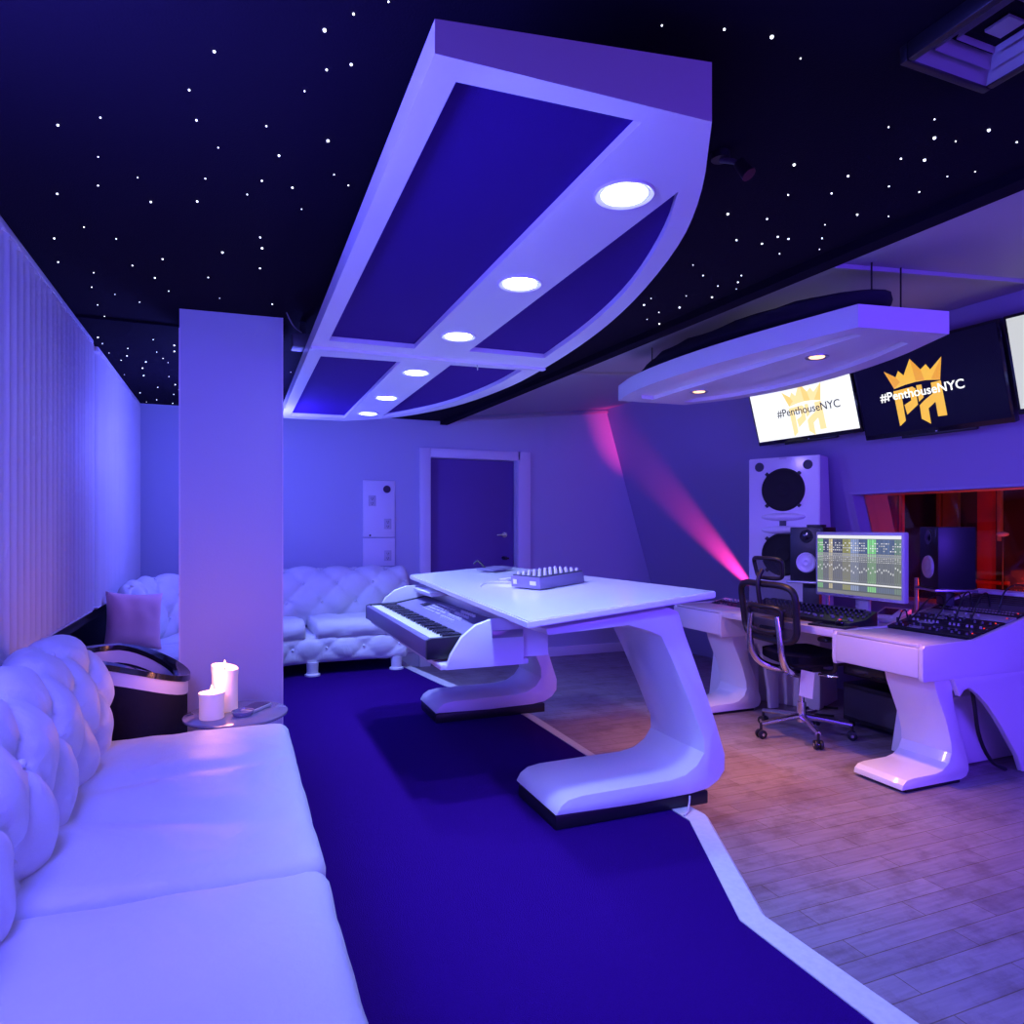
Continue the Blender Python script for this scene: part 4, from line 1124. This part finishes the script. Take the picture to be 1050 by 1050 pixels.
b = MB(); b.T = Matrix.Translation((3.90, 3.21, .758)) @ R; b.sphere((.04, -.055, .071), .007); b.build('pilot_lamp', M['led_red'], t)
t = thing('drawing_tablet', 'flat black tablet on the desk edge in front of the console', 'tablet', (3.40, 3.2, .757))
b = MB(); b.box((3.41, 3.20, .764), (.17, .24, .012), .003, Matrix.Rotation(.25, 4, 'Z')); b.build('body', M['black'], t)
b = MB(); b.box((3.41, 3.20, .7705), (.12, .18, .002), 0, Matrix.Rotation(.25, 4, 'Z')); b.build('surface', M['black_gloss'], t)
t = thing('computer_mouse', 'dark mouse with a red glow on the tablet at the desk edge', 'mouse', (3.44, 3.17, .772))
b = MB(); b.sphere((3.45, 3.17, .782), .05, (1, .62, .38)); b.build('shell', M['black_gloss'], t)
b = MB(); b.box((3.43, 3.17, .8005), (.02, .006, .004), .001); b.build('wheel', M['led_red'], t)
b = MB(); b.box((3.36, 3.90, .7585), (.15, .21, .002), 0, Matrix.Rotation(.3, 4, 'Z'))
tag(b.build('paper_sheet', M['paper'], loc=(3.36, 3.90, .757)), 'loose white paper sheet on the desk left of the console', 'paper')
b = MB(); b.box((3.37, 3.58, .7585), (.15, .28, .002), 0, Matrix.Rotation(-.12, 4, 'Z'))
tag(b.build('paper_sheet', M['tan'], loc=(3.37, 3.58, .757)), 'tan sheet on the desk seen through the chair back', 'paper')

# gear under the desk
def under():
    for i, (zc, h, lab) in enumerate(((.17, .27, 'black equipment case on the floor under the desk beside the right-hand wing'), (.43, .17, 'black amplifier with pilot lamps on top of the case under the desk'))):
        t = thing('equipment_case' if i == 0 else 'amplifier', lab, 'case' if i == 0 else 'amplifier', (4.15, 3.38, zc - h / 2))
        b = MB(); b.box((4.12, 3.36, zc), (.42, .46, h - .012), .008); b.build('body', M['black'], t)
        b = MB(); b.box((3.907, 3.36, zc), (.008, .43, h * .72), .002); b.build('front_panel', M['black_gloss'] if i else M['dkgrey'], t)
        if i:
            for y, m in ((3.42, 'led_green'), (3.50, 'knob'), (3.28, 'knob')):
                b = MB(); b.cyl((3.904, y, zc + .02), (3.894, y, zc + .02), .007, n=10); b.build('pilot_lamp' if m == 'led_green' else 'dial', M[m], t)
        else:
            for y in (3.17, 3.55):
                for x in (3.95, 4.29):
                    b = MB(); b.cyl((x, y, 0), (x, y, .042), .02, n=12); b.build('rubber_foot', M['rubber'], t)
    # shelf carrying nothing visible: trailing cable
    b = MB(); b.tube([(4.0, 3.75, .009), (3.9, 3.85, .009), (3.95, 4.0, .009), (4.1, 4.02, .009), (4.2, 3.9, .009)], .008, 8, smooth=3)
    tag(b.build('power_cable', M['black'], loc=(4.0, 3.75, 0)), 'black cable coiled on the floor under the middle of the desk', 'cable')
under()

# ================================================================== office chair
def chair():
    t = thing('office_chair', 'black mesh office chair with headrest and polished frame at the mixing desk', 'chair', (3.46, 3.51, 0), math.radians(-5))
    B = lambda: MB()
    def bld(b, n, m, p=t, **k): return b.build(n, M[m], p, local=True, **k)
    for k in range(5):
        a = math.radians(33 + 72 * k); c, s = math.cos(a), math.sin(a)
        b = B(); b.tube([(c * .03, s * .03, .125), (c * .16, s * .16, .112), (c * .30, s * .30, .095)], [.022, .014], 10); bld(b, 'base_leg', 'chrome')
        b = B(); p = V((c * .30, s * .30, 0))
        b.cyl(p + V((0, 0, .05)), p + V((0, 0, .10)), .009, n=10)
        q = V((-s, c, 0))
        for sg in (-1, 1): b.cyl(p + q * (.006 * sg) + V((0, 0, .029)), p + q * (.026 * sg) + V((0, 0, .029)), .029, n=20, bev=.004)
        o = bld(b, 'caster', 'black')
        b = B(); b.cyl(p - q * .028 + V((0, 0, .029)), p + q * .028 + V((0, 0, .029)), .010, n=12); bld(b, 'hub', 'chrome', o)
    b = B(); b.cyl((0, 0, .09), (0, 0, .22), .032, .028); b.cyl((0, 0, .2), (0, 0, .42), .017); bld(b, 'gas_column', 'chrome')
    b = B(); b.box((0, 0, .443), (.24, .14, .05), .012); bld(b, 'tilt_mechanism', 'dkgrey')
    b = B(); tm = bmesh.new(); bmesh.ops.create_cube(tm, size=1); bmesh.ops.subdivide_edges(tm, edges=tm.edges[:], cuts=9, use_grid_fill=True)
    for v in tm.verts:
        x, y, z = [2 * a for a in v.co]
        k = (1 - .16 * abs(y) ** 4 - .0); k2 = (1 - .14 * abs(x) ** 4)
        dz = -.035 * max(0, x - .5) ** 2 * 4 + .012 * y * y - (.028 * (1 if z > 0 else -1) * max(abs(x), abs(y)) ** 8)
        v.co = (x * .245 * k, y * .245 * k2, z * .045 + dz)
    b.merge(tm, Matrix.Translation((.06, 0, .515))); bld(b, 'seat', 'cloth_black', sharp=60)
    for s in (-1, 1):
        b = B(); b.tube([(.02, s * .05, .42), (-.10, s * .08, .42), (-.22, s * .13, .46), (-.275, s * .155, .55), (-.285, s * .155, .66), (-.29, s * .13, .80)], [.028, .018], 12, smooth=2); bld(b, 'back_support', 'chrome', sharp=60)
    def loop(x0, x1, hw0, hw1, z0, z1, r=.05, bow=.03):
        P = []
        for (sy, sz) in ((-1, 0), (1, 0), (1, 1), (-1, 1)):
            hw = hw1 if sz else hw0; z = z1 if sz else z0; x = x1 if sz else x0
            P.append(V((x, sy * hw, z)))
        Q = []
        for i in range(4):
            a, bb = P[i], P[(i + 1) % 4]
            for f in (.12, .5, .88): 
                p = a.lerp(bb, f); Q.append(p)
        Q = chaikin(Q, 2, True)
        for p in Q: p.x -= bow * (1 - (p.y / max(hw0, hw1)) ** 2)
        return Q
    L = loop(-.235, -.275, .255, .275, .645, 1.0)
    b = B(); b.tube(L, .021, 10, True); bld(b, 'back_frame', 'black', sharp=60)
    L2 = loop(-.265, -.285, .15, .17, .70, .86, bow=.045)
    b = B(); b.tube(L2, .014, 10, True); bld(b, 'lumbar_frame', 'black', sharp=60)
    def net(L, name):
        b = B(); c = sum(L, V()) / len(L); vs = [c + V((-.01, 0, 0))] + L; n = len(L)
        b.raw(vs, [(0, 1 + i, 1 + (i + 1) % n) for i in range(n)]); bld(b, name, 'net', sharp=80)
    net(L, 'back_net')
    b = B(); b.tube([(-.31, 0, .84), (-.335, 0, .95), (-.335, 0, 1.04), (-.30, 0, 1.09)], .014, 10, smooth=2); bld(b, 'headrest_post', 'black', sharp=60)
    H = loop(-.235, -.265, .125, .145, 1.035, 1.165, bow=.03)
    b = B(); b.tube(H, .013, 10, True); hr = bld(b, 'headrest_frame', 'black', sharp=60)
    net(H, 'headrest_net')
    for s in (-1, 1):
        b = B(); b.tube([(.02, s * .17, .45), (.02, s * .27, .46), (.02, s * .285, .52), (.02, s * .285, .66)], .015, 10, smooth=2); a = bld(b, 'armrest_post', 'black', sharp=60)
        b = B(); b.box((.03, s * .285, .672), (.24, .085, .028), .012, seg=3); bld(b, 'armrest_pad', 'black', sharp=60)
    b = B(); b.box((-.10, -.17, .375), (.003, .085, .17), 0, Matrix.Rotation(.12, 4, 'X') @ Matrix.Rotation(.5, 4, 'Z')); bld(b, 'paper_tag', 'paper')['label'] = 'white printed care tag hanging under the seat'
    b = B(); b.tube([(.0, -.16, .43), (.02, -.24, .43), (.05, -.265, .435)], .008, 8); bld(b, 'lever', 'chrome')
chair()

# ================================================================== wall screens
K = V((.085, -1, 0)).normalized()          # towards the viewer's right along the leaning wall
UP = V((-.3, 0, 1)); UP = (UP - K * UP.dot(K)).normalized()
NR = K.cross(UP); NR = NR if NR.x < 0 else -NR
def wall_T(p, roll=0.):
    m = Matrix.Identity(4)
    for i in range(3): m[i][0], m[i][1], m[i][2], m[i][3] = K[i], UP[i], NR[i], p[i]
    return m @ Matrix.Rotation(roll, 4, 'Z')
def logo_polys():
    sh = lambda P: [(x - .06, y - .42) for x, y in P]
    crown = sh([(-.54, .91), (-.28, .73), (-.20, .86), (-.09, .735), (.11, 1.07), (.31, .79), (.44, .88), (.52, .745), (.80, .97), (.69, .485), (.39, .535), (.155, .54), (-.09, .52), (-.365, .47)])
    facets = [sh(P) for P in ([(.11, 1.07), (.31, .79), (.36, .54), (.16, .56)], [(-.54, .91), (-.28, .73), (-.20, .60), (-.365, .475)], [(.80, .97), (.69, .49), (.50, .535)])]
    letters = [sh(P) for P in ([(-.40, .42), (-.22, .43), (-.23, -.29), (-.39, -.40)],
                               [(-.225, .43), (.06, .45), (.12, .40), (.115, .03), (-.17, -.16), (-.195, .07), (-.02, .15), (-.02, .31), (-.225, .31)],
                               [(.15, .46), (.27, .46), (.27, .17), (.15, .09)],
                               [(.15, .01), (.27, .10), (.48, .22), (.48, .46), (.70, .47), (.71, -.30), (.51, -.30), (.51, .03), (.335, -.09), (.33, -.44), (.14, -.30)])]
    return crown, facets, letters
def tv(bl, w, h, screen_m, label, kind):
    p = V(bl) + K * (w / 2) + UP * (h / 2)
    T = wall_T(p)
    t = thing('wall_screen', label, 'television', tuple(p - NR * .0))
    b = MB(); b.T = T; b.box((0, 0, -.028), (w, h, .05), .006); b.build('casing', M['black_gloss'], t)
    b = MB(); b.T = T; b.box((0, .008, -.002), (w - .035, h - .05, .004)); sc = b.build('display', M[screen_m], t)
    b = MB(); b.T = T; b.box((0, 0, -.068), (.30, .30, .05)); b.build('wall_mount', M['black'], t)
    b = MB(); b.T = T; b.box((.02, -h / 2 - .006, -.02), (w * .5, .018, .03), .004); b.build('sound_strip', M['black'], t)
    b = MB(); b.T = T; b.box((.02, -h / 2 + .009, -.0005), (.010, .005, .003)); b.build('pilot_lamp', M['knob'], t)
    def flat(P, z, name, m):
        b = MB(); b.T = T; tm = bmesh.new()
        vs = [tm.verts.new((x, y, z)) for x, y in P]
        es = [tm.edges.new((vs[i], vs[(i + 1) % len(vs)])) for i in range(len(vs))]
        bmesh.ops.triangle_fill(tm, edges=es, use_beauty=True)
        b.merge(tm); return b.build(name, M[m], sc)
    if kind in ('w', 'd'):
        g1, g2, tx = ('pale_gold', 'pale_gold2', 'txt_dark') if kind == 'w' else ('gold', 'gold2', 'txt_white')
        (cx, cy), s = ((0.02, -.03), .27) if kind == 'w' else ((-.08, -.01), .285)
        tr = lambda P: [(cx + x * s, cy + y * s) for x, y in P]
        outl, fac, let = logo_polys()
        cy += .05 * s
        flat(tr(outl), .0012, 'crown', g2)
        for f in fac: flat(tr(f), .0016, 'crown_facet', g1)
        for f in let: flat(tr(f), .0012, 'monogram_letter', g2)
        mx = T @ Matrix.Translation((cx + .16 * s, cy - .11 * s, .003))
        wd = 'regular' if kind == 'w' else 'bold'
        text_mesh('#PenthouseNYC', 'lettering', M[tx], sc, mx, .082 if kind == 'w' else .079, .0003 if kind == 'w' else .0011)
    else:
        b = MB(); b.T = T; b.tube([(-w / 2 + .05, -h * .30, .002), (-w / 2 + .12, -h * .27, .002), (-w / 2 + .20, -.02, .002), (-w / 2 + .24, h * .1, .002), (-w / 2 + .36, h * .30, .002)], .003, 6, smooth=2)
        b.build('curve', M['tv_line'], sc)
        b = MB(); b.T = T; b.box((0, -h * .30, .001), (w - .1, .004, .002)); b.build('axis', M['tv_line'], sc)
    return t
tv((4.015, 4.535, 2.03), .95, .555, 'tv_white', 'wall screen with a white picture, pale gold crown and dark lettering, leftmost of three', 'w')
tv((4.09, 3.56, 1.965), .95, .60, 'tv_dark', 'wall screen with a dark picture, gold crown and white lettering, middle of three', 'd')
tv((4.14, 2.58, 2.00), .95, .56, 'tv_grey', 'wall screen with a pale grey picture cut by the right image edge', 'g')

# ================================================================== things seen through the window
def booth_things():
    b = MB()
    vs = []; n = 24
    for k in range(n + 1):
        y = 4.165 + k * .215 / n; x = 5.2 + .02 * math.sin(k * 1.9)
        vs += [(x, y, .05), (x, y, 2.45), (x + .02, y, 2.45), (x + .02, y, .05)]
    fs = [(i * 4 + j, i * 4 + (j + 1) % 4, i * 4 + 4 + (j + 1) % 4, i * 4 + 4 + j) for i in range(n) for j in range(4)] + [(0, 1, 2, 3), tuple(range(n * 4, n * 4 + 4))]
    b.raw(vs, fs)
    tag(b.build('curtain', M['red_cloth'], loc=(5.2, 4.15, .05)), 'bright red curtain in the booth seen through the window left of the screen', 'curtain')
    t = thing('booth_column', 'red lit column in the booth seen through the window right of the monitor', 'column', (5.9, 3.95, 0))
    b = MB(); b.box((5.98, 3.985, 1.25), (.06, .125, 2.5), .006); b.build('shaft', M['red_cloth'], t)
    b = MB(); b.box((5.90, 3.92, .905), (.10, .30, .03), .006); b.build('ledge', M['red_cloth'], t)
    t = thing('booth_door', 'tan wooden door frame in the booth seen above the right monitor', 'door frame', (6.5, 4.5, 0))
    b = MB(); b.box((6.5, 4.79, 1.2), (.06, .03, 2.4)); b.box((6.5, 4.67, 1.2), (.04, .155, 2.4)); b.box((6.5, 4.7, 2.43), (.06, .25, .06)); b.build('jamb', M['tan'], t)
    b = MB(); b.box((6.0, 3.885, 1.62), (.04, .03, .74), .004)
    tag(b.build('wall_strip', M['tan'], loc=(6.0, 3.885, 1.25)), 'short tan wooden strip in the booth near the right image edge', 'wall strip')
    t = thing('microphone', 'small pinkish microphone in the booth at the right edge', 'microphone', (5.7, 3.56, 0))
    b = MB(); b.sphere((5.7, 3.67, 1.31), .03, (1, 1.6, .7)); b.build('capsule', M['knob'], t)
    b = MB(); b.cyl((5.7, 3.67, 0), (5.7, 3.67, 1.30), .008, n=10); b.build('pole', M['black'], t)
    b = MB(); b.lathe([(.0001, 0), (.14, 0), (.14, .015), (.0001, .02)], (5.7, 3.67, 0), 24); b.build('base', M['black'], t)
booth_things()

# ================================================================== light
def light(name, kind, loc, energy, col, target=None, **k):
    l = bpy.data.lights.new(name, kind); l.energy = energy; l.color = col
    for a, v in k.items(): setattr(l, a, v)
    o = bpy.data.objects.new(name, l); COL.objects.link(o); o.location = loc
    if target is not None:
        d = V(target) - V(loc); o.rotation_euler = d.to_track_quat('-Z', 'Y').to_euler()
    return o
BLUE = (.105, .10, 1.0)
for y in (1.519, 2.206, 2.912, 3.676, 4.455, 5.115):
    light('downlight_beam', 'SPOT', (.917, y, 2.19), 130, (.30, .42, 1), (1.35, y, 0), spot_size=math.radians(100), spot_blend=.85, shadow_soft_size=.05)
for y in (2.604, 3.534):
    light('warm_beam', 'SPOT', (2.665, y, 2.19), 170, (1, .40, .14), (2.70, y, 0), spot_size=math.radians(66), spot_blend=1, shadow_soft_size=.04)
light('led_wash', 'POINT', (-.5, 1.30, 1.85), 120, BLUE, shadow_soft_size=.25)
light('fill_far', 'POINT', (.18, 5.2, 1.95), 75, (.11, .12, 1), shadow_soft_size=.2)  # unseen blue fill added behind the pillar to brighten the far corner
light('desk_fill', 'SPOT', (.42, 3.62, 2.17), 150, (.30, .22, 1), (3.35, 3.2, .55), spot_size=math.radians(62), spot_blend=.7, shadow_soft_size=.06)  # lilac spot added to brighten the desk fronts; no fixture emits it
light('fill_near', 'AREA', (.6, -1.4, .9), 26, (.22, .05, 1), (1.2, 4, .4), shape='RECTANGLE', size=2.4, size_y=1.0)  # unseen purple fill added behind the camera for surfaces facing it
light('fill_right', 'AREA', (2.6, -.9, 1.9), 62, (.12, .04, 1), (3.6, 3, .3), shape='RECTANGLE', size=1.4, size_y=.6, spread=math.radians(120))  # unseen violet fill added to brighten floor and walls on the right
S = V((4.455, 4.95, .60)); D = V((-.2505, .655, .713)) + V((.95, .08, .29)) * .085
light('pink_uplight', 'SPOT', S, 420, (1, .04, .28), S + D, spot_size=math.radians(22), spot_blend=1, shadow_soft_size=.015)
light('booth_red', 'POINT', (5.1, 3.1, .92), 26, (1, .06, .03), shadow_soft_size=.1)
light('booth_lamp', 'POINT', (6.2, 3.4, 2.3), 2, (1, .35, .3), shadow_soft_size=.1)

w = bpy.data.worlds.new('world'); SC.world = w; w.use_nodes = True
w.node_tree.nodes['Background'].inputs['Color'].default_value = (.02, .015, .12, 1)
w.node_tree.nodes['Background'].inputs['Strength'].default_value = .3
SC.view_settings.view_transform = 'Standard'; SC.view_settings.look = 'None'
SC.view_settings.gamma = 1; SC.view_settings.use_curve_mapping = False
SC.view_settings.exposure = 0.

# ------------------------------------------------------------------ group names for repeats
GR = dict(rack_unit='rack units in the wings of the mixing desk', patch_cable='patch cables over the right-hand wing', candle='pillar candles on the side table',
          studio_monitor='small monitors beside the computer screen', monitor_stand='shelf stands under the small monitors', wall_screen='screens along the leaning wall',
          vertical_blind='vertical blinds on the left wall', hanging_light_panel='hanging ceiling rafts', paper_sheet='loose sheets on the mixing desk')
for o in COL.objects:
    k = o.name.split('.')[0]
    if o.parent is None and k in GR and 'label' in o: o['group'] = GR[k]
